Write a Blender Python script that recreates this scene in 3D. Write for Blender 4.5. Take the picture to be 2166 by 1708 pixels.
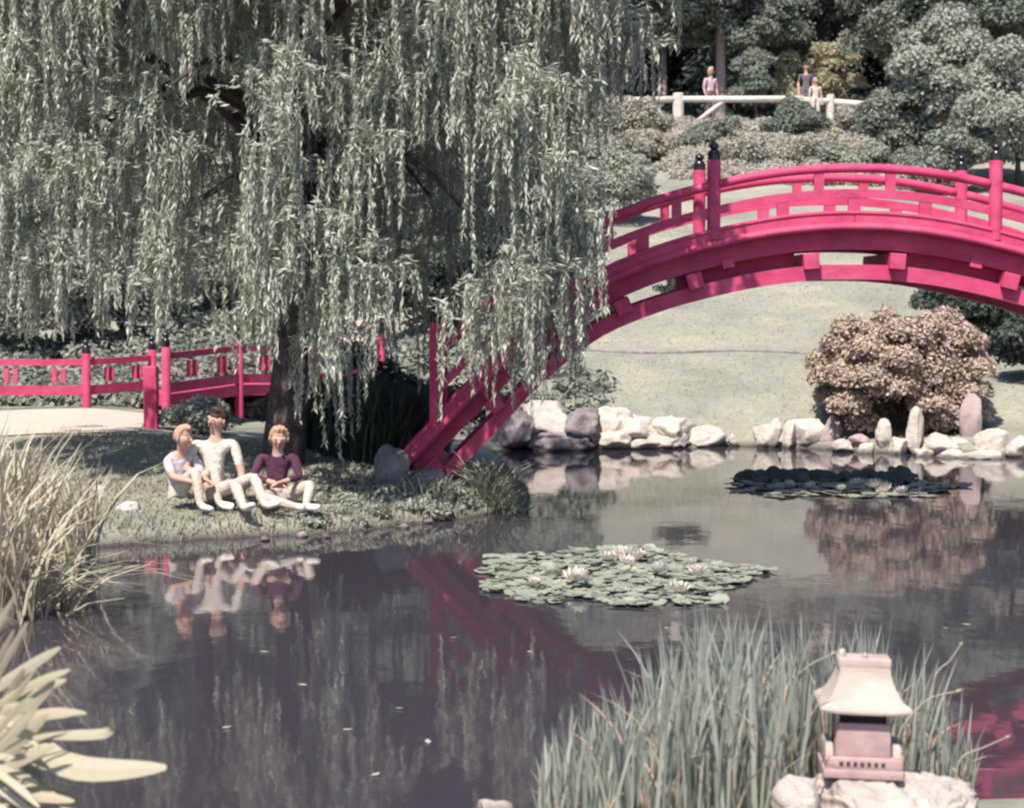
import bpy, bmesh, math, random
import numpy as np
from mathutils import Vector, Matrix, Quaternion

for o in list(bpy.data.objects):
    bpy.data.objects.remove(o)
SC = bpy.context.scene
COL = SC.collection
rng = np.random.default_rng(11)
random.seed(5)
PI = math.pi

# ------------------------------------------------------------------ camera, sky, sun, exposure
CAM_H, FPX, PITCH = 2.27, 4224.0, math.atan(214 / 4224.0)
cam_d = bpy.data.cameras.new('camera')
cam = bpy.data.objects.new('camera', cam_d)
COL.objects.link(cam)
cam.location = (0, 0, CAM_H)
cam.rotation_euler = (PI / 2 - PITCH, 0, 0)
cam_d.sensor_width = 36
cam_d.lens = 36 * FPX / 2166
cam_d.clip_start, cam_d.clip_end = 0.1, 2000
cam_d.dof.use_dof = True
cam_d.dof.focus_distance = 21.0
cam_d.dof.aperture_fstop = 4.2
SC.camera = cam

SUN_EL, SUN_AZ = math.radians(56), math.radians(203)      # azimuth measured clockwise from +Y
to_sun = Vector((math.sin(SUN_AZ) * math.cos(SUN_EL), math.cos(SUN_AZ) * math.cos(SUN_EL), math.sin(SUN_EL)))
world = bpy.data.worlds.new("World")
SC.world = world
world.use_nodes = True
wn = world.node_tree
wn.nodes.clear()
sky = wn.nodes.new('ShaderNodeTexSky')
sky.sky_type = 'NISHITA'
sky.sun_disc = False
sky.sun_elevation, sky.sun_rotation = SUN_EL, SUN_AZ
sky.dust_density, sky.ozone_density = 1.5, 6.0
bg = wn.nodes.new('ShaderNodeBackground')
bg.inputs['Strength'].default_value = 0.095
wo = wn.nodes.new('ShaderNodeOutputWorld')
wn.links.new(sky.outputs[0], bg.inputs[0])
wn.links.new(bg.outputs[0], wo.inputs[0])

sun_d = bpy.data.lights.new('sun', 'SUN')
sun_d.energy, sun_d.angle, sun_d.color = 4.8, math.radians(0.53), (1.0, 0.90, 0.775)
sun = bpy.data.objects.new('sun', sun_d)
COL.objects.link(sun)
sun.location = to_sun * 60
sun.rotation_euler = to_sun.to_track_quat('Z', 'Y').to_euler()

vs = SC.view_settings
vs.view_transform, vs.look, vs.gamma, vs.use_curve_mapping = 'Standard', 'None', 1.0, False
vs.exposure = 0.70
SC.cycles.filter_width = 2.4
SC.cycles.max_bounces = 6
SC.cycles.transparent_max_bounces = 4
SC.cycles.use_denoising = True

# ------------------------------------------------------------------ helpers
def P(px, py, D):
    """point at horizontal distance D along the sight line of photo position (px, py)"""
    dx, up = (px - 1083) / FPX, (854 - py) / FPX
    c, s = math.cos(PITCH), math.sin(PITCH)
    dy, dz = c + up * s, -s + up * c
    t = D / dy
    return Vector((dx * t, D, CAM_H + dz * t))

def G(px, py, z=0.0):
    """point at height z under photo position"""
    p = P(px, py, 1.0)
    D = (z - CAM_H) / (p.z - CAM_H)
    return P(px, py, D)

def tag(o, label=None, cat=None, group=None, kind=None):
    if label: o['label'] = label
    if cat: o['category'] = cat
    if group: o['group'] = group
    if kind: o['kind'] = kind
    return o

def thing(name, label, cat, loc=(0, 0, 0), group=None):
    o = bpy.data.objects.new(name, None)
    o.empty_display_size = 0.1
    COL.objects.link(o)
    o.location = loc
    return tag(o, label, cat, group)

def link(name, me, mat=None, parent=None, smooth=False, world=True):
    """link mesh as one object; world=True: mesh is in world coordinates, keep it there under its parent"""
    if mat is not None and not me.materials:
        me.materials.append(mat)
    if smooth:
        me.polygons.foreach_set('use_smooth', np.ones(len(me.polygons), bool))
    o = bpy.data.objects.new(name, me)
    COL.objects.link(o)
    if parent is not None:
        o.parent = parent
        if world:
            q = parent
            m = Matrix.Identity(4)
            while q is not None:
                m = Matrix.Translation(q.location) @ q.rotation_euler.to_matrix().to_4x4() @ m
                q = q.parent
            m = m.inverted()
            o.location = m.translation
            o.rotation_euler = m.to_euler()
    return o

def quads_mesh(name, V):
    V = np.asarray(V, dtype=np.float32)
    n = len(V)
    me = bpy.data.meshes.new(name)
    me.vertices.add(4 * n)
    me.vertices.foreach_set('co', V.reshape(-1))
    me.loops.add(4 * n)
    me.loops.foreach_set('vertex_index', np.arange(4 * n, dtype=np.int32))
    me.polygons.add(n)
    me.polygons.foreach_set('loop_start', np.arange(n, dtype=np.int32) * 4)
    me.update(calc_edges=True)
    return me

def pyd(name, v, f):
    me = bpy.data.meshes.new(name)
    me.from_pydata([tuple(p) for p in v], [], f)
    me.update()
    return me

def unit(a):
    return a / (np.linalg.norm(a, axis=-1, keepdims=True) + 1e-9)

class MB:
    def __init__(self): self.v, self.f = [], []
    def add(self, v, f):
        b = len(self.v)
        self.v += [tuple(p) for p in v]
        self.f += [[i + b for i in q] for q in f]
        return self
    def box(self, c, s, rot=None, taper=1.0, bev=0.0):
        hx, hy, hz = s[0] / 2, s[1] / 2, s[2] / 2
        bm = bmesh.new()
        r = bmesh.ops.create_cube(bm, size=1)
        for v in bm.verts:
            k = taper if v.co.z > 0 else 1
            v.co = Vector((v.co.x * s[0] * k, v.co.y * s[1] * k, v.co.z * s[2]))
        if bev > 0:
            bmesh.ops.bevel(bm, geom=bm.edges[:], offset=bev, segments=2, affect='EDGES', profile=0.5)
        m = Matrix.Translation(c) @ (rot.to_matrix().to_4x4() if rot is not None else Matrix.Identity(4))
        bm.verts.index_update()
        vs_ = [m @ v.co for v in bm.verts]
        fs_ = [[v.index for v in f.verts] for f in bm.faces]
        bm.free()
        return self.add(vs_, fs_)
    def tube(self, pts, r, n=10, cap=True, sq=1.0):
        pts = [Vector(p) for p in pts]
        rr = r if hasattr(r, '__len__') else [r] * len(pts)
        ref = None
        vs_, fs_ = [], []
        for i, p in enumerate(pts):
            t = (pts[min(i + 1, len(pts) - 1)] - pts[max(i - 1, 0)]).normalized()
            if ref is None:
                ref = t.orthogonal().normalized()
            ref = (ref - t * ref.dot(t)).normalized()
            b = t.cross(ref)
            for k in range(n):
                a = 2 * PI * k / n
                vs_.append(p + (ref * math.cos(a) + b * math.sin(a) * sq) * rr[i])
        for i in range(len(pts) - 1):
            for k in range(n):
                k2 = (k + 1) % n
                fs_.append([i * n + k, i * n + k2, (i + 1) * n + k2, (i + 1) * n + k])
        if cap:
            fs_.append(list(range(n))[::-1])
            fs_.append([(len(pts) - 1) * n + k for k in range(n)])
        return self.add(vs_, fs_)
    def lathe(self, c, prof, n=16):
        c = Vector(c)
        vs_, fs_ = [], []
        for r, z in prof:
            for k in range(n):
                a = 2 * PI * k / n
                vs_.append(c + Vector((r * math.cos(a), r * math.sin(a), z)))
        m = len(prof)
        for i in range(m - 1):
            for k in range(n):
                k2 = (k + 1) % n
                fs_.append([i * n + k, i * n + k2, (i + 1) * n + k2, (i + 1) * n + k])
        fs_.append(list(range(n))[::-1])
        fs_.append([(m - 1) * n + k for k in range(n)])
        return self.add(vs_, fs_)
    def ribbon(self, xs, zt, zb, y0, y1):
        """closed curved beam: top and bottom heights along xs, between depths y0 and y1"""
        vs_, fs_ = [], []
        for x, a, b in zip(xs, zt, zb):
            vs_ += [(x, y0, a), (x, y1, a), (x, y1, b), (x, y0, b)]
        n = len(xs)
        for i in range(n - 1):
            for k in range(4):
                k2 = (k + 1) % 4
                fs_.append([i * 4 + k, (i + 1) * 4 + k, (i + 1) * 4 + k2, i * 4 + k2])
        fs_.append([0, 1, 2, 3])
        fs_.append([(n - 1) * 4 + k for k in (3, 2, 1, 0)])
        return self.add(vs_, fs_)
    def build(self, name, mat, parent=None, smooth=False):
        me = pyd(name, self.v, self.f)
        o = link(name, me, mat, parent, smooth)
        return o

def auto_smooth(o, ang=40):
    me = o.data
    me.polygons.foreach_set('use_smooth', np.ones(len(me.polygons), bool))
    bm = bmesh.new(); bm.from_mesh(me)
    for e in bm.edges:
        if len(e.link_faces) == 2 and e.calc_face_angle(0) > math.radians(ang):
            e.smooth = False
    bm.to_mesh(me); bm.free()
    return o

# ------------------------------------------------------------------ materials
def mat_new(name):
    m = bpy.data.materials.new(name)
    m.use_nodes = True
    nt = m.node_tree
    nt.nodes.clear()
    out = nt.nodes.new('ShaderNodeOutputMaterial')
    return m, nt, out

def ramp(nt, stops, fac):
    r = nt.nodes.new('ShaderNodeValToRGB')
    cr = r.color_ramp
    while len(cr.elements) < len(stops):
        cr.elements.new(0.5)
    for e, (p, c) in zip(cr.elements, stops):
        e.position = p
        e.color = (*c, 1)
    nt.links.new(fac, r.inputs[0])
    return r.outputs[0]

def noise(nt, scale, detail=4, rough=0.6, vec=None):
    n = nt.nodes.new('ShaderNodeTexNoise')
    n.inputs['Scale'].default_value = scale
    n.inputs['Detail'].default_value = detail
    n.inputs['Roughness'].default_value = rough
    if vec is None:
        tc = nt.nodes.new('ShaderNodeTexCoord')
        vec = tc.outputs['Object']
    nt.links.new(vec, n.inputs['Vector'])
    return n.outputs[0]

def geo_pos(nt):
    return nt.nodes.new('ShaderNodeNewGeometry').outputs['Position']

def mat_leaf(name, cols, transl=0.25, rough=0.55, spec=0.25):
    m, nt, out = mat_new(name)
    g = nt.nodes.new('ShaderNodeNewGeometry')
    n = len(cols)
    c = ramp(nt, [(i / max(1, n - 1), cols[i]) for i in range(n)], g.outputs['Random Per Island'])
    p = nt.nodes.new('ShaderNodeBsdfPrincipled')
    p.inputs['Roughness'].default_value = rough
    p.inputs['Specular IOR Level'].default_value = spec
    t = nt.nodes.new('ShaderNodeBsdfTranslucent')
    nt.links.new(c, p.inputs['Base Color'])
    nt.links.new(c, t.inputs['Color'])
    mx = nt.nodes.new('ShaderNodeMixShader')
    mx.inputs[0].default_value = transl
    nt.links.new(p.outputs[0], mx.inputs[1])
    nt.links.new(t.outputs[0], mx.inputs[2])
    nt.links.new(mx.outputs[0], out.inputs[0])
    return m

def mat_surf(name, c1, c2, scale=3.0, rough=0.7, bump=0.0, bscale=None, spec=0.3, detail=5, dist=0.02, c3=None, pos=False):
    m, nt, out = mat_new(name)
    vec = geo_pos(nt) if pos else None
    f = noise(nt, scale, detail, 0.62, vec)
    stops = [(0.32, c1), (0.68, c2)] if c3 is None else [(0.28, c1), (0.5, c2), (0.72, c3)]
    c = ramp(nt, stops, f)
    p = nt.nodes.new('ShaderNodeBsdfPrincipled')
    p.inputs['Roughness'].default_value = rough
    p.inputs['Specular IOR Level'].default_value = spec
    nt.links.new(c, p.inputs['Base Color'])
    if bump > 0:
        b = nt.nodes.new('ShaderNodeBump')
        b.inputs['Strength'].default_value = bump
        b.inputs['Distance'].default_value = dist
        nt.links.new(noise(nt, bscale or scale * 4, 5, 0.65, vec), b.inputs['Height'])
        nt.links.new(b.outputs[0], p.inputs['Normal'])
    nt.links.new(p.outputs[0], out.inputs[0])
    return m

M = {}
M['red'] = mat_surf('painted_wood_red', (0.47, 0.050, 0.128), (0.53, 0.068, 0.160), 2.2, 0.5, 0.12, 22, 0.15, dist=0.006, c3=(0.57, 0.10, 0.195))
M['black'] = mat_surf('black_metal', (0.012, 0.010, 0.018), (0.03, 0.022, 0.035), 8, 0.22, 0, spec=0.6)
M['deck'] = mat_surf('deck_boards', (0.30, 0.10, 0.12), (0.42, 0.17, 0.18), 5, 0.7, 0.2, 30)
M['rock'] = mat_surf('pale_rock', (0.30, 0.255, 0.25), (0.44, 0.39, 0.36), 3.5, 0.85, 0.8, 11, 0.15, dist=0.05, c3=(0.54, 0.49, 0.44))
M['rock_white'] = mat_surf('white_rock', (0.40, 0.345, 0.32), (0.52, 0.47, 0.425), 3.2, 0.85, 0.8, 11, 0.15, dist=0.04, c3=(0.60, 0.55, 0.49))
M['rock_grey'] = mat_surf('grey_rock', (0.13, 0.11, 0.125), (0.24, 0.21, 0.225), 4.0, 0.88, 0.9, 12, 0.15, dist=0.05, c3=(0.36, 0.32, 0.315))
M['rock_pink'] = mat_surf('pinkish_rock', (0.32, 0.25, 0.265), (0.42, 0.335, 0.345), 4.0, 0.85, 0.5, 18, 0.15, dist=0.03)
M['lantern'] = mat_surf('lantern_stone', (0.41, 0.345, 0.31), (0.48, 0.415, 0.37), 9, 0.75, 0.25, 60, 0.25, dist=0.004)
M['lantern_pink'] = mat_surf('lantern_panel_stone', (0.36, 0.245, 0.25), (0.44, 0.32, 0.315), 14, 0.8, 0.25, 70, 0.2, dist=0.004)
M['dark_recess'] = mat_surf('recess_shade_stone', (0.03, 0.02, 0.03), (0.06, 0.04, 0.05), 20, 0.9)  # near black colour holds the shade inside the lantern's recesses
M['bark'] = mat_surf('bark', (0.05, 0.04, 0.045), (0.13, 0.10, 0.10), 7, 0.9, 0.8, 20, 0.1, dist=0.03)
M['bark_pale'] = mat_surf('pale_bark', (0.22, 0.17, 0.18), (0.40, 0.32, 0.32), 8, 0.9, 0.5, 20, 0.1)
M['white_wood'] = mat_surf('white_painted_log', (0.55, 0.49, 0.45), (0.64, 0.59, 0.54), 5, 0.7, 0.2, 30)
M['path'] = mat_surf('pale_gravel', (0.44, 0.38, 0.335), (0.53, 0.465, 0.41), 12, 0.95, 0.4, 60, 0.1, dist=0.01, pos=True)
M['willow'] = mat_leaf('willow_leaf', [(0.242, 0.278, 0.242), (0.372, 0.409, 0.354), (0.539, 0.568, 0.474), (0.437, 0.466, 0.409)], 0.30, 0.5, 0.35)
M['twig'] = mat_surf('willow_twig', (0.16, 0.14, 0.11), (0.24, 0.21, 0.16), 6, 0.8)
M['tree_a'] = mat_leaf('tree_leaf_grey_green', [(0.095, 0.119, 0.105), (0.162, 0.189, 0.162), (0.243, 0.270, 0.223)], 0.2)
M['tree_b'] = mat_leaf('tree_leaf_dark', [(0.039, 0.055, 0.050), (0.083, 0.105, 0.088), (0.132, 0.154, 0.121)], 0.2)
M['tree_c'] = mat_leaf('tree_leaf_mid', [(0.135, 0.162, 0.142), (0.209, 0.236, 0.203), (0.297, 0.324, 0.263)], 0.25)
M['shrub_pale'] = mat_leaf('shrub_leaf_pale', [(0.203, 0.230, 0.203), (0.297, 0.324, 0.277), (0.405, 0.419, 0.351)], 0.25)
M['shrub_sunlit'] = mat_leaf('shrub_leaf_sunlit', [(0.27, 0.26, 0.18), (0.38, 0.355, 0.25), (0.45, 0.415, 0.31)], 0.3)  # yellow sunlight on the bushes is put into the leaf colour
M['azalea'] = mat_leaf('azalea_leaf', [(0.30, 0.235, 0.205), (0.44, 0.36, 0.30), (0.52, 0.43, 0.345), (0.42, 0.31, 0.285)], 0.2)
M['cover'] = mat_leaf('ground_cover_leaf', [(0.240, 0.264, 0.240), (0.348, 0.354, 0.306), (0.480, 0.450, 0.372), (0.504, 0.408, 0.372)], 0.25)
M['dark_reed'] = mat_leaf('shade_dark_leaf', [(0.03, 0.045, 0.04), (0.06, 0.08, 0.065), (0.10, 0.12, 0.10)], 0.2)  # leaf colour darkened to carry shade under the willow and on the lawn
M['tuft'] = mat_leaf('grass_tuft_blade', [(0.182, 0.221, 0.169), (0.312, 0.351, 0.260), (0.468, 0.468, 0.338)], 0.3)
M['straw'] = mat_leaf('pale_grass_blade', [(0.38, 0.36, 0.27), (0.50, 0.46, 0.35), (0.58, 0.52, 0.41), (0.32, 0.32, 0.24)], 0.3)
M['iris'] = mat_leaf('iris_blade', [(0.175, 0.205, 0.18), (0.265, 0.295, 0.26), (0.37, 0.39, 0.345), (0.24, 0.27, 0.24)], 0.25, 0.45, 0.35)
M['iris_dry'] = mat_leaf('dry_iris_blade', [(0.46, 0.34, 0.24), (0.56, 0.44, 0.32), (0.50, 0.28, 0.24)], 0.25)
M['stalk'] = mat_surf('iris_stalk', (0.30, 0.29, 0.22), (0.40, 0.34, 0.27), 12, 0.7)
M['strap'] = mat_leaf('strap_leaf', [(0.28, 0.29, 0.21), (0.46, 0.42, 0.33), (0.56, 0.50, 0.40), (0.38, 0.37, 0.27), (0.52, 0.46, 0.37)], 0.3)
M['pad'] = mat_leaf('lily_pad', [(0.15, 0.185, 0.155), (0.22, 0.255, 0.21), (0.31, 0.33, 0.265), (0.38, 0.37, 0.29)], 0.1, 0.35, 0.5)
M['pad_dark'] = mat_leaf('lily_pad_upright', [(0.03, 0.045, 0.045), (0.05, 0.07, 0.065), (0.09, 0.12, 0.10)], 0.1, 0.4, 0.4)
M['petal'] = mat_leaf('lily_petal', [(0.66, 0.61, 0.56), (0.72, 0.67, 0.61)], 0.2)
M['grass'] = mat_leaf('lawn_blade', [(0.22, 0.22, 0.165), (0.30, 0.29, 0.22), (0.36, 0.34, 0.26)], 0.3)
M['far_grass'] = mat_leaf('far_lawn_blade', [(0.30, 0.30, 0.25), (0.38, 0.37, 0.31), (0.44, 0.42, 0.35)], 0.45)
M['bank_leaf'] = mat_leaf('bank_leaf', [(0.150, 0.175, 0.150), (0.275, 0.300, 0.250), (0.425, 0.425, 0.350)], 0.25)
M['skin'] = mat_surf('skin', (0.45, 0.28, 0.22), (0.50, 0.32, 0.25), 10, 0.6)
M['hair_dark'] = mat_surf('dark_hair', (0.03, 0.015, 0.015), (0.07, 0.035, 0.03), 20, 0.6)
M['hair_light'] = mat_surf('light_brown_hair', (0.38, 0.22, 0.16), (0.5, 0.32, 0.22), 20, 0.6)
M['eye'] = mat_surf('eye', (0.02, 0.015, 0.015), (0.03, 0.02, 0.02), 5, 0.3)
M['lip'] = mat_surf('lip', (0.42, 0.16, 0.14), (0.46, 0.18, 0.16), 5, 0.5)
M['cloth_white'] = mat_surf('white_cloth', (0.58, 0.54, 0.49), (0.64, 0.60, 0.54), 6, 0.9, 0.9, 11, 0.2, dist=0.05)
M['cloth_lavender'] = mat_surf('pale_lavender_cloth', (0.50, 0.44, 0.48), (0.56, 0.50, 0.54), 6, 0.9, 0.9, 11, 0.2, dist=0.05)
M['cloth_cream'] = mat_surf('cream_cloth', (0.48, 0.41, 0.36), (0.55, 0.48, 0.42), 6, 0.9, 0.9, 11, 0.2, dist=0.05)
M['cloth_dark'] = mat_surf('dark_plum_cloth', (0.06, 0.025, 0.05), (0.10, 0.04, 0.075), 6, 0.9, 0.9, 11, 0.2, dist=0.05)
M['cloth_grey'] = mat_surf('grey_cloth', (0.11, 0.09, 0.12), (0.16, 0.13, 0.16), 6, 0.9)
M['cloth_pink'] = mat_surf('pale_pink_cloth', (0.50, 0.36, 0.44), (0.58, 0.44, 0.50), 6, 0.9)
M['shoe'] = mat_surf('pale_shoe', (0.70, 0.64, 0.60), (0.78, 0.72, 0.68), 8, 0.7)

def wet_base(m):
    """darken a stone where the water keeps it wet"""
    nt = m.node_tree
    p = next(n for n in nt.nodes if n.type == 'BSDF_PRINCIPLED')
    src = p.inputs['Base Color'].links[0].from_socket
    pos = geo_pos(nt)
    sep = nt.nodes.new('ShaderNodeSeparateXYZ'); nt.links.new(pos, sep.inputs[0])
    ad = nt.nodes.new('ShaderNodeMath'); ad.operation = 'MULTIPLY_ADD'
    nt.links.new(noise(nt, 6, 3, 0.6, pos), ad.inputs[0]); ad.inputs[1].default_value = -0.10
    nt.links.new(sep.outputs[2], ad.inputs[2])
    mr = nt.nodes.new('ShaderNodeMapRange'); nt.links.new(ad.outputs[0], mr.inputs[0])
    mr.inputs[1].default_value, mr.inputs[2].default_value, mr.inputs[3].default_value, mr.inputs[4].default_value = -0.03, 0.03, 0.30, 1.0
    mx = nt.nodes.new('ShaderNodeMix'); mx.data_type = 'RGBA'; mx.blend_type = 'MULTIPLY'; mx.inputs[0].default_value = 1
    nt.links.new(src, mx.inputs[6]); nt.links.new(mr.outputs[0], mx.inputs[7])
    nt.links.new(mx.outputs[2], p.inputs['Base Color'])
def worn_paint(m, chip, grain):
    """long wood grain, chips and grime on painted wood"""
    nt = m.node_tree
    p = next(n for n in nt.nodes if n.type == 'BSDF_PRINCIPLED')
    src = p.inputs['Base Color'].links[0].from_socket
    pos = geo_pos(nt)
    f1 = noise(nt, 14, 6, 0.75, pos)
    mp = nt.nodes.new('ShaderNodeMapping'); mp.inputs['Scale'].default_value = (2.2, 6, 5)
    nt.links.new(pos, mp.inputs[0])
    f2 = noise(nt, 1.6, 5, 0.7, mp.outputs[0])
    c2 = ramp(nt, [(0.34, (0.70, 0.62, 0.68)), (0.50, (1.0, 1.0, 1.0)), (0.70, (1.06, 1.12, 1.10))], f2)
    mx = nt.nodes.new('ShaderNodeMix'); mx.data_type = 'RGBA'; mx.blend_type = 'MULTIPLY'; mx.inputs[0].default_value = grain
    nt.links.new(src, mx.inputs[6]); nt.links.new(c2, mx.inputs[7])
    ch = ramp(nt, [(0.69, (0, 0, 0)), (0.73, (1, 1, 1))], f1)
    m2 = nt.nodes.new('ShaderNodeMix'); m2.data_type = 'RGBA'
    nt.links.new(ch, m2.inputs[0]); nt.links.new(mx.outputs[2], m2.inputs[6]); m2.inputs[7].default_value = (*chip, 1)
    nt.links.new(m2.outputs[2], p.inputs['Base Color'])
for k_ in ('rock', 'rock_white', 'rock_grey', 'rock_pink'):
    wet_base(M[k_])
worn_paint(M['red'], (0.50, 0.16, 0.24), 0.7)
worn_paint(M['lantern'], (0.20, 0.19, 0.16), 0.55)
worn_paint(M['lantern_pink'], (0.20, 0.17, 0.15), 0.6)
worn_paint(M['white_wood'], (0.30, 0.26, 0.22), 0.6)

def mat_ground():
    m, nt, out = mat_new('lawn_and_soil')
    pos = geo_pos(nt)
    big = noise(nt, 0.55, 5, 0.62, pos)
    fine = noise(nt, 9.0, 6, 0.7, pos)
    tiny = noise(nt, 60.0, 3, 0.7, pos)
    c1 = ramp(nt, [(0.30, (0.225, 0.24, 0.215)), (0.50, (0.305, 0.31, 0.265)), (0.68, (0.385, 0.365, 0.30))], big)
    c2 = ramp(nt, [(0.25, (0.55, 0.58, 0.55)), (0.5, (0.95, 0.95, 0.93)), (0.75, (1.2, 1.16, 1.08))], fine)
    mx = nt.nodes.new('ShaderNodeMix'); mx.data_type = 'RGBA'; mx.blend_type = 'MULTIPLY'
    mx.inputs[0].default_value = 0.8
    nt.links.new(c1, mx.inputs[6]); nt.links.new(c2, mx.inputs[7])
    # bare mud at and below the water line
    sep = nt.nodes.new('ShaderNodeSeparateXYZ'); nt.links.new(pos, sep.inputs[0])
    ad = nt.nodes.new('ShaderNodeMath'); ad.operation = 'MULTIPLY_ADD'
    nt.links.new(fine, ad.inputs[0]); ad.inputs[1].default_value = -0.12
    nt.links.new(sep.outputs[2], ad.inputs[2])
    mr = nt.nodes.new('ShaderNodeMapRange')
    nt.links.new(ad.outputs[0], mr.inputs[0])
    mr.inputs[1].default_value, mr.inputs[2].default_value = -0.06, 0.04
    mm = nt.nodes.new('ShaderNodeMix'); mm.data_type = 'RGBA'
    nt.links.new(mr.outputs[0], mm.inputs[0])
    mm.inputs[6].default_value = (0.075, 0.06, 0.06, 1)
    nt.links.new(mx.outputs[2], mm.inputs[7])
    p = nt.nodes.new('ShaderNodeBsdfPrincipled')
    p.inputs['Roughness'].default_value = 0.95
    p.inputs['Specular IOR Level'].default_value = 0.1
    nt.links.new(mm.outputs[2], p.inputs['Base Color'])
    b = nt.nodes.new('ShaderNodeBump')
    b.inputs['Strength'].default_value = 0.7; b.inputs['Distance'].default_value = 0.03
    nt.links.new(tiny, b.inputs['Height']); nt.links.new(b.outputs[0], p.inputs['Normal'])
    nt.links.new(p.outputs[0], out.inputs[0])
    return m

def mat_water():
    m, nt, out = mat_new('murky_pond_water')
    pos = geo_pos(nt)
    mp = nt.nodes.new('ShaderNodeMapping'); mp.inputs['Scale'].default_value = (1.0, 0.55, 1.0)
    nt.links.new(pos, mp.inputs[0])
    w = noise(nt, 5.0, 3, 0.5, mp.outputs[0])
    w2 = noise(nt, 1.1, 2, 0.5, mp.outputs[0])
    ad = nt.nodes.new('ShaderNodeMath'); ad.operation = 'MULTIPLY_ADD'
    nt.links.new(w2, ad.inputs[0]); ad.inputs[1].default_value = 2.0; nt.links.new(w, ad.inputs[2])
    b = nt.nodes.new('ShaderNodeBump')
    b.inputs['Strength'].default_value = 0.10; b.inputs['Distance'].default_value = 0.012
    nt.links.new(ad.outputs[0], b.inputs['Height'])
    p = nt.nodes.new('ShaderNodeBsdfPrincipled')
    p.inputs['Base Color'].default_value = (0.042, 0.038, 0.050, 1)
    p.inputs['Roughness'].default_value = 0.038
    p.inputs['IOR'].default_value = 1.333
    nt.links.new(b.outputs[0], p.inputs['Normal'])
    nt.links.new(p.outputs[0], out.inputs[0])
    return m

# ------------------------------------------------------------------ terrain
POND = np.array([(-3.5, 13.5), (-3.5, 14.5), (-3.95, 17.0), (-3.9, 18.45), (-3.0, 19.1), (-1.78, 19.6), (-1.1, 20.3),
                 (-0.45, 21.0), (0.05, 21.9), (0.22, 23.3), (0.0, 26.6), (-0.25, 30.4), (0.4, 31.2), (2.0, 31.4), (3.37, 31.9),
                 (4.55, 31.2), (5.5, 30.2), (6.9, 29.7), (8.3, 28.9), (8.9, 24.5), (8.2, 22.0), (8.0, 20.0),
                 (9.5, 16.0), (10.5, 12.0), (9.5, 9.6), (4.0, 8.95), (2.2, 8.75), (0.9, 8.55), (0.0, 8.2),
                 (-0.9, 7.6), (-2.0, 7.35), (-3.0, 7.9), (-3.7, 9.0), (-4.0, 11.0)])

def pond_dist(x, y):
    """signed distance to the shore, positive on land"""
    x, y = np.asarray(x, float), np.asarray(y, float)
    d2 = np.full(x.shape, 1e18)
    ins = np.zeros(x.shape, bool)
    n = len(POND)
    for i in range(n):
        ax, ay = POND[i]; bx, by = POND[(i + 1) % n]
        ex, ey = bx - ax, by - ay
        t = np.clip(((x - ax) * ex + (y - ay) * ey) / (ex * ex + ey * ey), 0, 1)
        d2 = np.minimum(d2, (x - ax - t * ex) ** 2 + (y - ay - t * ey) ** 2)
        c = ((ay > y) != (by > y)) & (x < (bx - ax) * (y - ay) / (by - ay + 1e-12) + ax)
        ins ^= c
    d = np.sqrt(d2)
    return np.where(ins, -d, d)

def sm(a, b, t):
    t = np.clip((t - a) / (b - a), 0, 1)
    return t * t * (3 - 2 * t)

HY, HS = 32.5, 2.7        # beyond HY the lawn climbs gently: HS metres of ground per unit of the slope table below
def RD(D): return D if D <= HY else HY + (D - HY) * HS
def ID(Y): return Y if Y <= HY else HY + (Y - HY) / HS
def RK(D): return RD(D) / D

def T(x, y):
    x, y = np.asarray(x, float), np.asarray(y, float)
    D = np.where(y > HY, HY + (y - HY) / HS, y)
    k = np.where(y > HY, y / D, 1.0)
    return np.where(y > HY, CAM_H + (T0(x / k, D) - CAM_H) * k, T0(x, y))

def T0(x, y):
    x, y = np.asarray(x, float), np.asarray(y, float)
    d = pond_dist(x, y)
    bank = np.where(d < 0, np.maximum(-0.7, d * 0.55), 0.14 * (1 - np.exp(-np.maximum(d, 0) / 0.12)) + 0.085 * np.clip(d, 0, 6))
    y0 = 31.2 + 1.6 * sm(0.5, -2.5, x)
    t = np.clip(y - y0, 0, None)
    top = 45.2 - y0
    hill = np.where(t < top, 0.405 * t, 0.405 * top + 0.035 * (t - top))
    # soften both ends of the slope
    hill = hill * sm(-0.5, 1.2, t) 
    wob = 0.05 * np.sin(x * 0.9 + 1.3) * np.sin(y * 0.7) * np.clip(d, 0, 2) / 2
    far = 0.02 * np.clip(np.abs(x) - 12, 0, 200)
    return bank + hill + wob + far

_PE = [(POND[i][0], POND[i][1], POND[(i + 1) % len(POND)][0], POND[(i + 1) % len(POND)][1]) for i in range(len(POND))]
_PE = [(float(a), float(b), float(c), float(d), float(c - a), float(d - b), float((c - a) ** 2 + (d - b) ** 2)) for a, b, c, d in _PE]
def pdist(x, y):
    """pond_dist for one point"""
    best, ins = 1e18, False
    for ax, ay, bx, by, ex, ey, l2 in _PE:
        t = ((x - ax) * ex + (y - ay) * ey) / l2
        t = 0.0 if t < 0 else (1.0 if t > 1 else t)
        q = (x - ax - t * ex) ** 2 + (y - ay - t * ey) ** 2
        if q < best: best = q
        if (ay > y) != (by > y) and x < ex * (y - ay) / ey + ax: ins = not ins
    d = math.sqrt(best)
    return -d if ins else d
def _s(a, b, t):
    t = min(1.0, max(0.0, (t - a) / (b - a)))
    return t * t * (3 - 2 * t)
def Tz(x, y):
    x, y = float(x), float(y)
    if y > HY:
        D = ID(y); k = y / D
        return CAM_H + (Tz0(x / k, D) - CAM_H) * k
    return Tz0(x, y)
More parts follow.
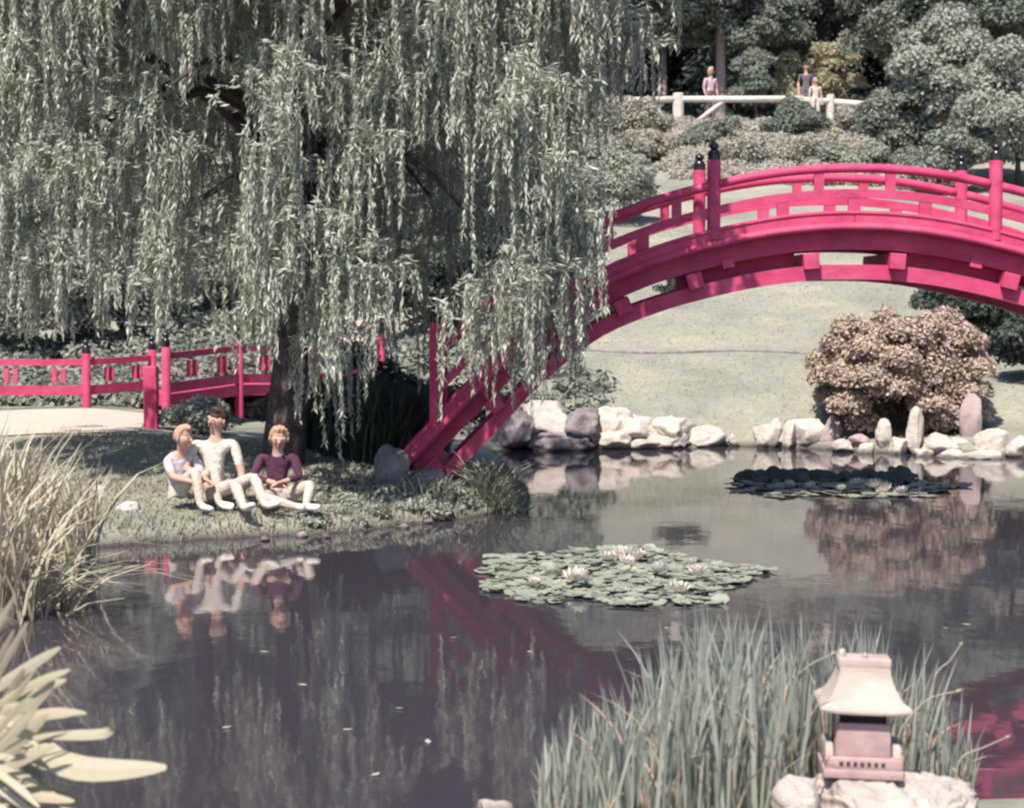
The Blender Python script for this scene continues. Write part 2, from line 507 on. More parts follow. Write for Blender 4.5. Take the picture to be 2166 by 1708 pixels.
def Tz0(x, y):
    d = pdist(x, y)
    bank = max(-0.7, d * 0.55) if d < 0 else 0.14 * (1 - math.exp(-d / 0.12)) + 0.085 * min(d, 6)
    y0 = 31.2 + 1.6 * _s(0.5, -2.5, x)
    t = max(0.0, y - y0); top = 45.2 - y0
    hill = (0.405 * t if t < top else 0.405 * top + 0.035 * (t - top)) * _s(-0.5, 1.2, t)
    return bank + hill + 0.05 * math.sin(x * 0.9 + 1.3) * math.sin(y * 0.7) * min(max(d, 0), 2) / 2 + 0.02 * min(max(abs(x) - 12, 0), 200)

def GD(px, D):
    """ground point straight below photo column px at slope distance D"""
    D = RD(D)
    x = (px - 1083) / FPX * D
    return Vector((x, D, Tz(x, D)))

def axis(segs):
    out = []
    for a, b, n in segs:
        out += list(np.linspace(a, b, n, endpoint=False))
    out.append(segs[-1][1])
    return np.array(out)

gx = axis([(-400, -60, 6), (-60, -14, 14), (-14, -6, 36), (-6, 9, 150), (9, 16, 30), (16, 60, 20), (60, 400, 6)])
gy = axis([(-200, -10, 6), (-10, 5, 15), (5, 34, 260), (34, 76, 130), (76, 130, 26), (130, 500, 10)])
XX, YY = np.meshgrid(gx, gy)
ZZ = T(XX, YY)
nx, ny = len(gx), len(gy)
gv = np.stack([XX, YY, ZZ], -1).reshape(-1, 3)
ii = np.arange(ny - 1)[:, None] * nx + np.arange(nx - 1)[None, :]
gf = np.stack([ii, ii + 1, ii + nx + 1, ii + nx], -1).reshape(-1, 4)
me = bpy.data.meshes.new('ground')
me.from_pydata(gv.tolist(), [], gf.tolist())
ground = link('ground', me, mat_ground(), smooth=True)
tag(ground, 'pale lawn and earth banks rising behind the pond', kind='structure')

wv = [(x, y, 0.0) for x, y in ((-6.5, 5.5), (12.5, 5.5), (12.5, 34), (-6.5, 34))]
water = link('water', pyd('water', wv, [[0, 1, 2, 3]]), mat_water())
tag(water, 'still dark pond mirroring the bridge and trees', kind='structure')

def ground_patch(name, label, outline_px, mat, lift=0.015, kind='structure', n=26):
    """sheet that follows the ground inside a quadrilateral of plan points (a,b,c,d)"""
    a, b, c, d = [np.array(q) for q in outline_px]
    vs_, fs_ = [], []
    for i in range(n + 1):
        u = i / n
        for j in range(n + 1):
            v = j / n
            e = 0.12 * math.sin(7 * u + 3 * v) * (1 if j in (0, n) else 0)
            q = (a * (1 - u) + b * u) * (1 - v) + (d * (1 - u) + c * u) * v
            x, y = q[0], q[1] + e
            vs_.append((x, y, Tz(x, y) + lift))
    for i in range(n):
        for j in range(n):
            k = i * (n + 1) + j
            fs_.append([k, k + n + 1, k + n + 2, k + 1])
    o = link(name, pyd(name, vs_, fs_), mat, smooth=True)
    return tag(o, label, kind=kind)

def plan(px, D): return ((px - 1083) / FPX * RD(D), RD(D))

ground_patch('path', 'pale path leading up to the low red bridge', [plan(-160, 24.0), plan(290, 26.3), plan(318, 29.8), plan(-160, 28.6)], M['path'])
ground_patch('path', 'bright sunlit path beyond the low red bridge', [plan(672, 33.6), plan(812, 34.2), plan(815, 36.2), plan(672, 36.6)], M['path'])
ground_patch('path', 'pale path crossing the slope behind the bushes', [plan(-60, 38.2), plan(290, 37.2), plan(290, 39.2), plan(-60, 40.6)], M['path'])

# kerb line across the lawn
xs = np.linspace(1.2, 6.6, 60)
mb = MB()
pts = []
for x in xs:
    y = 33.95 - 0.25 * (x - 1.2) / 5.4 + 0.05 * math.sin(x * 2)
    kk = RK(y); y = RD(y)
    pts.append((x * kk, y, Tz(x * kk, y) + 0.01))
mb.tube(pts, 0.035, 6)
tag(mb.build('kerb', M['rock_grey'], smooth=True), 'thin grey kerb running across the lawn under the arch', kind='structure')

# ------------------------------------------------------------------ arched bridge
AX, YN, YF, ZA = 3.76, 22.0, 23.8, 3.26
TAB_X = np.array([0, 0.4, 0.8, 1.46, 2.23, 2.77, 3.4, 4.12, 4.71, 5.3])
TAB_Z = np.array([0, 0.012, 0.052, 0.178, 0.40, 0.635, 1.07, 1.76, 2.38, 3.02])
def _spline(xq):
    x, y = TAB_X, TAB_Z
    h = np.diff(x); dl = np.diff(y) / h
    mm = np.zeros(len(x)); mm[0] = 0; mm[-1] = dl[-1]
    for i in range(1, len(x) - 1):
        mm[i] = (dl[i - 1] * h[i] + dl[i] * h[i - 1]) / (h[i] + h[i - 1])
    xq = np.clip(np.abs(xq), 0, x[-1] - 1e-6)
    k = np.searchsorted(x, xq, 'right') - 1
    t = (xq - x[k]) / h[k]
    return ((1 + 2 * t) * (1 - t) ** 2 * y[k] + t * (1 - t) ** 2 * h[k] * mm[k]
            + t * t * (3 - 2 * t) * y[k + 1] + t * t * (t - 1) * h[k] * mm[k + 1])
def PZ(dx): return ZA - _spline(np.asarray(dx, float))
def slope(dx): return (PZ(dx + 0.02) - PZ(dx - 0.02)) / 0.04
def RO(dx, o):
    """height o above the kerb, measured square to the arch"""
    s = slope(dx)
    return PZ(dx) + o * (1 + 0.85 * (np.sqrt(1 + s * s) - 1))

bridge = thing('arched_bridge', 'high arched red footbridge curving over the pond with black capped posts', 'bridge', (AX, YN, 0))
def xr(e, n=72): return np.linspace(-e, e, n)
for yn, yf in ((YN, YN + 0.10), (YF - 0.10, YF)):
    x = xr(5.06)
    cuts = [-5.06, -3.07, -1.54, 0.005, 1.56, 3.08, 5.06]
    for a, b in zip(cuts[:-1], cuts[1:]):
        xx = np.linspace(a + 0.004, b - 0.004, 14)
        MB().ribbon(xx + AX, PZ(xx), PZ(xx) - 0.125, yn, yf).build('kerb_board', M['red'], bridge)
    x = xr(5.04)
    ye = yn + 0.008 if yn == YN else yf - 0.008
    MB().tube([(AX + q, ye, float(PZ(q)) - 0.004) for q in x], 0.024, 10).build('highlight_bead', M['red'], bridge, True)  # bead added along the kerb's top edge to catch a highlight
    ym = yn - 0.012 if yn == YN else yf + 0.012
    MB().tube([(AX + q, ym, float(PZ(q)) - 0.158) for q in xr(5.0)], 0.043, 12).build('half_round', M['red'], bridge, True)
    x = xr(5.02)
    MB().ribbon(x + AX, PZ(x) - 0.127, PZ(x) - 0.195, yn - 0.006 if yn == YN else yn, yf if yn == YN else yf + 0.006).build('moulding', M['red'], bridge)
x = xr(4.98)
n_pl = 62
for i in range(n_pl):      # deck planks across the walkway
    a, b = -4.9 + 9.8 * i / n_pl, -4.9 + 9.8 * (i + 0.94) / n_pl
    MB().ribbon([a + AX, b + AX], PZ(np.array([a, b])) - 0.06 - 0.004 * (i % 3), PZ(np.array([a, b])) - 0.11, YN + 0.103, YF - 0.103).build('plank', M['deck'], bridge)
for yn in (YN + 0.16, YF - 0.34):
    x = xr(4.86)
    MB().ribbon(x + AX, PZ(x) - 0.197, PZ(x) - 0.40 - 0.03 * sm(2, 4, np.abs(x)), yn, yn + 0.18).build('girder', M['red'], bridge)
def chord_bot(x): return np.minimum(PZ(x) - 0.73 - 0.12 * sm(2.6, 4.2, np.abs(x)), ZA - 0.735)
for yn in (YN + 0.12, YF - 0.32):
    x = xr(4.74)
    MB().ribbon(x + AX, chord_bot(x) + 0.165 + 0.05 * sm(1.5, 4.0, np.abs(x)), chord_bot(x), yn, yn + 0.20).build('lower_chord', M['red'], bridge)
for dx in (-4.62, -3.95, -3.2, -2.53, -1.74, -0.46, 0.49, 1.74, 2.53, 3.2, 3.95, 4.62):
    s = float(slope(dx))
    zt = float(PZ(dx)) - 0.42 - (0.02 if abs(dx) < 1 else 0.03 * abs(s))
    q = Quaternion((0, 1, 0), -math.atan(s))
    MB().box((AX + dx, (YN + YF) / 2, zt - 0.078), (0.175, YF - YN - 0.06, 0.175), q, bev=0.008).build('cross_beam', M['red'], bridge)
for a, b in ((-1.92, -0.60), (0.63, 1.92)):     # infill sheets added to darken the gap either side of the crown
    xx = np.linspace(a, b, 14)
    MB().ribbon(xx + AX, PZ(xx) - 0.39, chord_bot(xx) + 0.12, YN + 0.42, YN + 0.47).build('gap_infill', M['red'], bridge)
for sx in (-1, 1):     # small brackets behind the girder
    for yy in (YN + 0.10,):
        s = float(slope(sx * 1.33))
        MB().box((AX + sx * 1.37, yy + 0.05, float(PZ(1.37)) - 0.40), (0.13, 0.10, 0.09), Quaternion((0, 1, 0), -math.atan(s))).build('bracket', M['red'], bridge)

def giboshi(mb, c, r, h):
    p = [(r * 0.98, 0), (r * 1.0, 0.005), (r * 1.0, 0.26), (r * 1.08, 0.28), (r * 1.08, 0.34), (r * 0.92, 0.36), (r * 0.86, 0.46), (r * 0.62, 0.52),
         (r * 0.50, 0.56), (r * 0.66, 0.60), (r * 0.84, 0.68), (r * 0.82, 0.76), (r * 0.62, 0.84), (r * 0.34, 0.90), (r * 0.14, 0.95), (r * 0.04, 1.0)]
    return mb.lathe(c, [(a, b * h) for a, b in p], 16)

RAILY = (YN + 0.05, YF - 0.05)
for yy in RAILY:
    for dx, hh, fh in ((-4.6, 1.05, 0.30), (-1.54, 0.77, 0.21), (1.56, 0.77, 0.21), (4.6, 1.05, 0.30)):
        z0 = float(PZ(dx))
        pr = 0.074
        po = MB().lathe((AX + dx, yy, z0 - 0.10), [(pr, 0), (pr, hh + 0.08), (pr * 0.93, hh + 0.10)], 18).build('post', M['red'], bridge)
        auto_smooth(po)
        fi = giboshi(MB(), (AX + dx, yy, z0 + hh), 0.070, fh).build('finial', M['black'], po)
        auto_smooth(fi, 50)
    for a, b in ((-4.56, -1.60), (-1.48, 1.50), (1.62, 4.56)):
        x = np.linspace(a, b, 34)
        MB().tube([(AX + q, yy, RO(q, 0.485)) for q in x], 0.052, 12).build('top_rail', M['red'], bridge, True)
        MB().ribbon(x + AX, RO(x, 0.255), RO(x, 0.160), yy - 0.03, yy + 0.03).build('middle_rail', M['red'], bridge)
    for dx in (-3.85, -3.08, -2.32, -0.78, 0.005, 0.79, 2.32, 3.08, 3.85):
        w = 0.068
        MB().ribbon(np.array([dx - w, dx + w]) + AX, RO(np.array([dx - w, dx + w]), 0.157), PZ(np.array([dx - w, dx + w])) + 0.001, yy - 0.026, yy + 0.026).build('strut', M['red'], bridge)
    for dx in (-3.46, -2.70, -1.95, -0.385, 0.40, 1.95, 2.70, 3.46):
        w = 0.054
        MB().ribbon(np.array([dx - w, dx + w]) + AX, RO(np.array([dx - w, dx + w]), 0.45), RO(np.array([dx - w, dx + w]), 0.257), yy - 0.024, yy + 0.024).build('strut', M['red'], bridge)

# ------------------------------------------------------------------ low red bridge on the left
low = thing('low_bridge', 'low red footbridge with railings behind the seated group on the left', 'bridge', GD(350, 29))
def lp(px, py, D): return P(px, py, D)
A = [(-60, 766, 29.6), (182, 766, 30.0), (322, 757, 31.2)]
B = [(351, 753, 28.6), (505, 736, 30.4), (660, 739, 32.0), (806, 722, 33.4)]
def beam(p, q, w, h, name='rail'):
    p, q = Vector(p), Vector(q)
    d = q - p
    rot = d.to_track_quat('X', 'Z')
    MB().box((p + q) / 2, (d.length, w, h), rot).build(name, M['red'], low)
for line, rh in ((A, 0.42), (B, 0.46)):
    pts = [lp(*q) for q in line]
    for i in range(len(pts) - 1):
        p, q = pts[i], pts[i + 1]
        beam(p, q, 0.07, 0.09, 'top_rail')
        dn = Vector((0, 0, -rh))
        beam(p + dn, q + dn, 0.08, 0.14, 'bottom_rail')
        for t in (0.3, 0.38, 0.72, 0.80):
            c = p.lerp(q, t)
            MB().box(c + Vector((0, 0, -rh / 2 + 0.012)), (0.07, 0.05, rh - 0.21)).build('strut', M['red'], low)
    for i, p in enumerate(pts):
        gz = Tz(p.x, p.y)
        top = p.z + 0.13
        po = MB().lathe((p.x, p.y, gz - 0.2), [(0.066, 0), (0.066, top - gz + 0.19), (0.06, top - gz + 0.2)], 16).build('post', M['red'], low)
        auto_smooth(po)
        auto_smooth(giboshi(MB(), (p.x, p.y, top), 0.062, 0.24).build('finial', M['black'], po), 50)
g = GD(319, 27.3)
MB().box((g.x, g.y, g.z + 0.40), (0.19, 0.16, 0.90), bev=0.015).build('end_board', M['red'], low)
# deck slab
pb = [lp(*q) for q in B]
off = Vector((-0.55, 1.25, 0))
dv, df = [], []
for p in pb:
    for o_ in (Vector((0, -0.05, 0)), off):
        for z in (-0.56, -0.72):
            dv.append(p + o_ + Vector((0, 0, z)))
for i in range(len(pb) - 1):
    k = i * 4
    df += [[k, k + 4, k + 6, k + 2], [k + 1, k + 3, k + 7, k + 5], [k, k + 1, k + 5, k + 4], [k + 2, k + 6, k + 7, k + 3]]
df += [[0, 2, 3, 1], [12, 13, 15, 14]]
link('deck', pyd('deck', dv, df), M['red'], low)

# ------------------------------------------------------------------ foliage generators
def rand_dirs(n):
    return unit(rng.normal(size=(n, 3)))

def leaves_at(c, nrm, L, W, jit=0.6, along=None, aj=0.35):
    """diamond leaves centred at c, facing nrm with scatter"""
    n = len(c)
    nrm = unit(nrm + rng.normal(size=(n, 3)) * jit)
    a = rng.normal(size=(n, 3)) if along is None else along + rng.normal(size=(n, 3)) * aj
    a = unit(a - nrm * np.sum(a * nrm, -1, keepdims=True))
    b = np.cross(nrm, a)
    l = (L * rng.uniform(0.7, 1.3, (n, 1))) / 2
    w = (W * rng.uniform(0.7, 1.3, (n, 1))) / 2
    q = np.stack([c - a * l, c + b * w - a * l * 0.1, c + a * l, c - b * w - a * l * 0.1], 1)
    return q

def clump_foliage(clumps, per_m2, L, W, shell=(0.72, 1.06), up=0.0, jit=0.6, along=None):
    out = []
    for c, r in clumps:
        c = np.array(c); r = np.array(r if hasattr(r, '__len__') else (r, r, r), float)
        area = 4 * PI * ((r[0] * r[1] + r[1] * r[2] + r[0] * r[2]) / 3)
        n = max(10, int(area * per_m2))
        d = rand_dirs(n)
        d[:, 2] = np.where(d[:, 2] < -0.35, -d[:, 2] * rng.uniform(0.2, 1, n), d[:, 2])
        d = unit(d)
        rad = rng.uniform(shell[0], shell[1], (n, 1))
        rad = np.where(rng.random((n, 1)) < 0.06, rad * 1.14, rad)
        p = c + d * r * rad
        out.append(leaves_at(p, d + np.array([0, 0, up]), L, W, jit, along))
    return np.concatenate(out)

def blob_clumps(c, R, n, rc, low=-0.25, vary=0.35, kmin=0.55):
    """clump centres over an ellipsoid R about c"""
    out = []
    c = np.array(c); R = np.array(R, float)
    while len(out) < n:
        d = unit(rng.normal(size=3))
        if d[2] < low: continue
        k = rng.uniform(kmin, 0.98) if rng.random() < 0.75 else rng.uniform(0.1, 0.6)
        rr = rc * rng.uniform(1 - vary, 1 + vary)
        out.append((c + d * R * k, (rr, rr, rr * rng.uniform(0.7, 0.95))))
    return out

def limbs(base, top, n, spread, r0, h_frac=0.45, seed=0):
    """trunk + limbs as one tapered mesh"""
    rs = np.random.default_rng(seed)
    base, top = Vector(base), Vector(top)
    mb = MB()
    mid = base.lerp(top, h_frac) + Vector((rs.normal() * 0.08, rs.normal() * 0.08, 0))
    mb.tube([base + Vector((0, 0, -0.25)), base, base.lerp(mid, 0.5) + Vector((rs.normal() * 0.05, 0, 0)), mid, mid.lerp(top, 0.6), top],
            [r0 * 1.35, r0 * 1.1, r0 * 0.9, r0 * 0.75, r0 * 0.4, r0 * 0.12], 9)
    for i in range(n):
        a = 2 * PI * (i + rs.random() * 0.6) / n
        t = rs.uniform(0.25, 0.95)
        s0 = base.lerp(top, h_frac * (0.6 + 0.5 * t))
        e = s0 + Vector((math.cos(a) * spread * rs.uniform(0.6, 1), math.sin(a) * spread * rs.uniform(0.6, 1), (top.z - s0.z) * rs.uniform(0.4, 0.9)))
        m_ = s0.lerp(e, 0.5) + Vector((0, 0, spread * 0.12))
        mb.tube([s0, m_, e], [r0 * 0.5, r0 * 0.3, r0 * 0.08], 6)
    return mb

def shrub(name, label, base, R, mat, dens=260, L=0.07, W=0.045, n=16, rc=None, group=None, cat='shrub', stem=True, low=-0.1, zc=0.5, jit=0.6, bark='bark', up=0.2, kmin=0.55):
    base = Vector(base)
    t = thing(name, label, cat, base, group)
    kk = base.y / ID(base.y)
    R = np.array(R, float) * kk
    rc = rc * kk if rc else 0.42 * float(R.min())
    L, W, dens = L * kk ** 0.4, W * kk ** 0.4, dens / kk ** 0.9
    cl = blob_clumps(np.array(base) + np.array([0, 0, R[2] * zc]), R * np.array([1, 1, 0.9]), n, rc, low, kmin=kmin)
    cl.append((np.array(base) + np.array([0, 0, R[2] * zc]), R * (0.66 if kmin < 0.7 else 0.84)))
    V = clump_foliage(cl, dens, L, W, up=up, jit=jit)
    link('foliage', quads_mesh('foliage', V), M[mat], t)
    if stem:
        limbs(base, base + Vector((0, 0, R[2] * 1.1)), 6, float(R[0]) * 0.6, max(0.02, 0.035 * float(R[2])), 0.3, int(abs(base.x * 100)) % 991).build('stem', M[bark], t, True)
    return t

def tree(name, label, base, h, crown_z, R, mat, dens=60, L=0.16, W=0.10, n=34, rc=0.9, r0=0.16, low=-0.55, group='trees on the hilltop', bark='bark', lean=0.0):
    base = Vector(base)
    t = thing(name, label, 'tree', base, group)
    kk = base.y / ID(base.y)
    h, crown_z, rc, r0, lean, L, W, dens = h * kk, crown_z * kk, rc * kk, r0 * kk, lean * kk, L * kk ** 0.4, W * kk ** 0.4, dens / kk ** 0.9
    R = tuple(q * kk for q in R)
    top = base + Vector((lean, 0, h))
    limbs(base, top, 8, R[0] * 0.75, r0, 0.5, int(abs(base.x * 77)) % 997).build('trunk', M[bark], t, True)
    cc = np.array(base) + np.array([lean * 0.7, 0, crown_z])
    V = clump_foliage(blob_clumps(cc, R, n, rc, low, 0.5), dens, L, W, up=0.25, shell=(0.5, 1.15), jit=0.8)
    link('crown', quads_mesh('crown', V), M[mat], t)
    return t

# ------------------------------------------------------------------ weeping willow
wb = GD(596, 23.2)
willow = thing('weeping_willow', 'huge weeping willow trailing grey green strands over the left bank and bridge', 'tree', wb)
wt = Vector((-2.3, 23.3, 6.2))
mb = MB()
mb.tube([wb + Vector((0, 0, -0.3)), wb, wb.lerp(wt, 0.25) + Vector((0.05, 0, 0)), wb.lerp(wt, 0.5) + Vector((-0.05, 0.05, 0)), wb.lerp(wt, 0.8), wt],
        [0.34, 0.26, 0.21, 0.19, 0.15, 0.10], 12)
mb.build('trunk', M['bark'], willow, True)
for k in range(14):
    a = 2 * PI * k / 14 + random.uniform(-.2, .2)
    s0 = wb.lerp(wt, random.uniform(0.45, 0.98))
    ln = random.uniform(2.2, 3.9)
    e = s0 + Vector((math.cos(a) * ln, math.sin(a) * ln * 0.8, random.uniform(-0.1, 1.2)))
    m1 = s0.lerp(e, 0.45) + Vector((0, 0, random.uniform(0.6, 1.1)))
    MB().tube([s0, s0.lerp(m1, 0.5) + Vector((0, 0, .15)), m1, m1.lerp(e, 0.6) + Vector((0, 0, 0.12)), e], [0.10, 0.085, 0.06, 0.035, 0.015], 7).build('branch', M['bark'], willow, True)

BX = np.array([-300, 0, 150, 300, 420, 520, 600, 640, 690, 730, 790, 860, 930, 1000, 1080, 1150, 1200, 1240, 1275, 1300, 1340, 1390, 1450])
BY = np.array([690, 690, 690, 715, 735, 775, 850, 900, 955, 880, 830, 800, 790, 800, 830, 830, 840, 700, 640, 300, 245, 190, 120])
def bottom_y(px): return np.interp(px, BX, BY)
def proj(p):
    """photo column and row of a point"""
    c, s = math.cos(PITCH), math.sin(PITCH)
    yy, zz = p[1], p[2] - CAM_H
    f = yy * c - zz * s
    u = yy * s + zz * c
    return 1083 + FPX * p[0] / f, 854 - FPX * u / f

leaf_c, leaf_a, leaf_n = [], [], []
twigs = []
def strand(p, d, Rh, Ln, rise):
    """one trailing shoot starting at p towards d; leaves along it"""
    n = max(3, int(Ln / 0.0235))
    t = np.linspace(0, Ln, n)
    h = Rh * (1 - np.exp(-1.7 * t / max(Rh, 0.05)))
    z = rise * np.sin(np.clip(t / (Rh * 2.0 + 0.05), 0, 1) * PI) - np.maximum(0, t - Rh * 0.7) 
    sw = 0.05 * np.sin(t * 2.3 + rng.uniform(0, 6))
    side = np.array([-d[1], d[0], 0])
    q = np.array(p)[None] + d[None] * h[:, None] + side[None] * sw[:, None] + np.array([0, 0, 1])[None] * z[:, None]
    tan = unit(np.gradient(q, axis=0))
    return q, tan

def mop(p, o, n, Ln, spread=1.2, Rr=(0.12, 0.55), fan=0.12):
    """n shoots from p, gathered in feathers of four or five that taper to a common tip"""
    k = 0
    while k < n:
        m_ = int(rng.integers(3, 6))
        a = math.atan2(o[1], o[0]) + rng.normal() * spread
        Rh0 = rng.uniform(*Rr)
        st0 = np.array(p) + rng.normal(size=3) * fan * 1.5
        L0 = Ln * rng.uniform(0.5, 1.15)
        for i in range(m_):
            aa = a + rng.normal() * 0.22
            d = np.array([math.cos(aa), math.sin(aa), 0.0])
            Rh = max(0.03, Rh0 + rng.normal() * 0.035)
            st = st0 + rng.normal(size=3) * 0.03
            shoot(st, d, Rh, L0 * (1.0 if i == 0 else rng.uniform(0.45, 0.9)))
        k += m_

def shoot(st, d, Rh, L_):
    px, py = proj(st + d * Rh)
    by = bottom_y(px) + rng.normal() * 45
    D = st[1] + d[1] * Rh
    zb = float(P(px, by, D).z)
    L_ = min(L_, st[2] - zb + Rh * 0.7)
    if D < 21.9 and rng.random() < 0.85:
        for _ in range(4):       # shoots thin out over the shaded openings in the crown
            if in_hole(*proj(st + d * Rh - np.array([0, 0, max(0.0, L_ - Rh * 0.7)])), 0.92): L_ *= 0.62
    if L_ < 0.2: return
    q, tan = strand(st, d, Rh, L_, rng.uniform(0.02, 0.2))
    m = len(q)
    az = np.arange(m) * 2.4 + rng.uniform(0, 6)
    rad = np.stack([np.cos(az), np.sin(az), np.zeros(m)], 1)
    la = unit(tan * 1.0 + rad * 0.36 + np.array([0, 0, -0.40]))
    leaf_c.append(q + la * 0.05)
    leaf_a.append(la)
    nn = np.cross(la, rng.normal(size=(m, 3)))
    nn[:, 2] = np.abs(nn[:, 2])
    leaf_n.append(unit(unit(nn) + np.array([-0.1, -0.35, 0.45])))
    k = np.arange(0, m - 1, 3)
    k2 = np.minimum(k + 3, m - 1)
    e = np.array([0.0035, 0.0, 0.0])
    twigs.append(np.stack([q[k] - e, q[k] + e, q[k2] + e, q[k2] - e], 1))

# drooping sprays on the side facing the pond: each is a small umbrella of shoots, with shade between them
CX, CY = -2.2, 23.2
HOLES = ((775, 75, 105, 75), (930, 455, 150, 165), (1010, 590, 90, 90), (470, 330, 75, 200), (560, 60, 70, 80), (880, 720, 130, 60), (1085, 330, 45, 60), (330, 150, 40, 50),
         (420, 560, 60, 70), (1180, 150, 35, 60), (660, 330, 40, 60), (230, 330, 40, 60), (90, 480, 50, 50))
def in_hole(px, py, k=1.0):
    return any(((px - h[0]) / (h[2] * k)) ** 2 + ((py - h[1]) / (h[3] * k)) ** 2 < 1 for h in HOLES)
tops = []
tries = 0
while len(tops) < 200 and tries < 40000:
    tries += 1
    px, py = rng.uniform(-220, 1370), rng.uniform(-380, 690)
    by = bottom_y(px)
    if py > by - 120: continue
    if px > 1190 and 190 < py < 400: continue
    if px > 1250 and py > 130: continue
    if px > 1300 and py > 80: continue
    if px > 1340: continue
    if in_hole(px, py + 55, 1.0) or in_hole(px, py + 130, 0.75): continue
    if any(((px - q[0]) / 78) ** 2 + ((py - q[1]) / 78) ** 2 < 1 for q in tops): continue
    tops.append((px, py))
for px, py in tops:
    u = (px - 560) / 900
    fr = math.sqrt(max(0.0, 1 - u * u))
    D = CY - 3.3 * fr * rng.uniform(0.82, 1.02) + 0.2
    if py < 60: D += 0.7 * (60 - py) / 400
    if px > 850: D = min(D, rng.uniform(19.7, 21.0))
    if 150 < px < 560: D = max(D, rng.uniform(20.9, 21.8))
    p = P(px, py, D)
    o = np.array([p.x - CX, min(-0.6, p.y - CY), 0])
    o = o / np.linalg.norm(o)
    o[1] -= 0.4
    by = bottom_y(px)
    ln = rng.uniform(0.55, 1.15)
    # a short arching bough; shoots start along it
    oo = np.array([o[0] + rng.normal() * 0.5, o[1], 0]); oo /= np.linalg.norm(oo)
    nb = int(rng.integers(3, 6))
    for b in range(nb):
        f = b / nb
        q = np.array(p) + oo * (f - 0.4) * 0.75 + np.array([0, 0, 0.16 - 0.5 * f * f])
        mop(q, o, int(rng.integers(7, 12)) if py < 560 else int(rng.integers(4, 7)), ln * (1 - 0.25 * f), spread=1.1, Rr=(0.10, 0.42), fan=0.07)
    if rng.random() < 0.4:
        mop(np.array(p) + oo * 0.2, o, 2, ln * 2.0, spread=0.8, Rr=(0.1, 0.3), fan=0.08)
# dense crown top above the view, added to shade the shoots under it
for i in range(330):
    a = rng.uniform(0, 2 * PI); r = 3.7 * math.sqrt(rng.random())
    p = np.array([CX + 0.3 + r * math.cos(a), CY - 0.2 + 0.86 * r * math.sin(a), 7.5 - 0.085 * r * r + rng.normal() * 0.25])
    px, py = proj(p)
    if px > 1300: continue
    mop(p, np.array([math.cos(a), math.sin(a), 0]), 13, rng.uniform(0.6, 1.4), spread=1.8, fan=0.3)
# inner and rear shoots in the shade behind
for i in range(200):
    a = rng.uniform(0, 2 * PI); r = rng.uniform(0.3, 3.6)
    p = np.array([CX + r * math.cos(a) * 1.0, CY + 0.2 + 2.4 * rng.random(), rng.uniform(3.2, 6.6)])
    px, py = proj(p)
    if px > 1250: continue
    if px > 1150 and py > 180: continue
    mop(p, np.array([math.cos(a), math.sin(a), 0]), 10, rng.uniform(0.9, 2.0), spread=1.6, fan=0.3)
# long single trails low on the right, in front of the bridge
for px, py in ((600, 230), (585, 330), (610, 430), (590, 520), (615, 580), (570, 420), (1040, 640), (1105, 430), (1125, 500), (1150, 420), (1180, 480), (1205, 520), (1225, 430), (1240, 500), (1100, 560), (1170, 590), (1060, 590), (1000, 640), (950, 650),
               (1060, 300), (860, 640), (800, 640), (770, 600), (690, 640), (680, 700), (700, 760), (720, 600), (660, 560)):
    p = P(px, py, rng.uniform(19.7, 21.2))
    mop(p, np.array([0.2, -1, 0]), 6, 1.4, spread=1.5, Rr=(0.06, 0.3), fan=0.08)
c = np.concatenate(leaf_c); a = np.concatenate(leaf_a); nn = np.concatenate(leaf_n)
print('willow leaves', len(c))
cr = link('crown', quads_mesh('crown', leaves_at(c, nn, 0.115, 0.0225, 0.2, a, 0.14)), M['willow'], willow)
cr['kind'] = 'stuff'
tw = link('twigs', quads_mesh('twigs', np.concatenate(twigs)), M['twig'], willow)
tw['kind'] = 'stuff'

# ------------------------------------------------------------------ hilltop trees and woods
tree('broadleaf_tree', 'grey green tree at the hilltop whose boughs hang above the white fence post', GD(1520, 50), 6.5, 3.1, (1.9, 1.5, 1.7), 'tree_a', n=86, rc=0.44, dens=150, L=0.15, W=0.08, low=-0.7, r0=0.14, bark='bark_pale')
tree('broadleaf_tree', 'large dense tree on the hilltop above the two walkers', GD(1730, 52), 6.5, 3.5, (1.9, 1.6, 1.7), 'tree_a', n=86, rc=0.44, dens=150, L=0.15, W=0.08, low=-0.7)
tree('broadleaf_tree', 'tall mid green tree at the top right of the hill', GD(1930, 49), 6.0, 2.9, (1.9, 1.5, 1.7), 'tree_c', n=86, rc=0.44, dens=150, L=0.15, W=0.08, low=-0.7)
tree('broadleaf_tree', 'dark leaning tree at the far right of the hilltop', GD(2140, 48), 6.5, 3.0, (1.8, 1.5, 1.9), 'tree_a', n=86, rc=0.44, dens=150, L=0.15, W=0.08, low=-0.7, lean=-0.6)
tree('dark_tree', 'dark tree with a slim pale stem beside the willow on the hilltop', GD(1400, 53), 6.5, 3.9, (1.7, 1.4, 1.4), 'tree_a', n=32, rc=0.6, dens=110, r0=0.09, bark='bark_pale')
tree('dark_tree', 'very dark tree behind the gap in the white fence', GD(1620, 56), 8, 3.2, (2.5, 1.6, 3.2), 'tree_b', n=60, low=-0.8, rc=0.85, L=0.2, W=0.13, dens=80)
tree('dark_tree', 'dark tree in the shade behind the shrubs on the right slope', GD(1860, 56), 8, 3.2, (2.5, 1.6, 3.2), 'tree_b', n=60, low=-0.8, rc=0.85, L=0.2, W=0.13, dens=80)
tree('dark_tree', 'broad dark tree at the back of the hilltop on the far right', GD(2080, 54), 8, 3.2, (2.5, 1.6, 3.2), 'tree_b', n=60, low=-0.8, rc=0.85, L=0.2, W=0.13, dens=80)
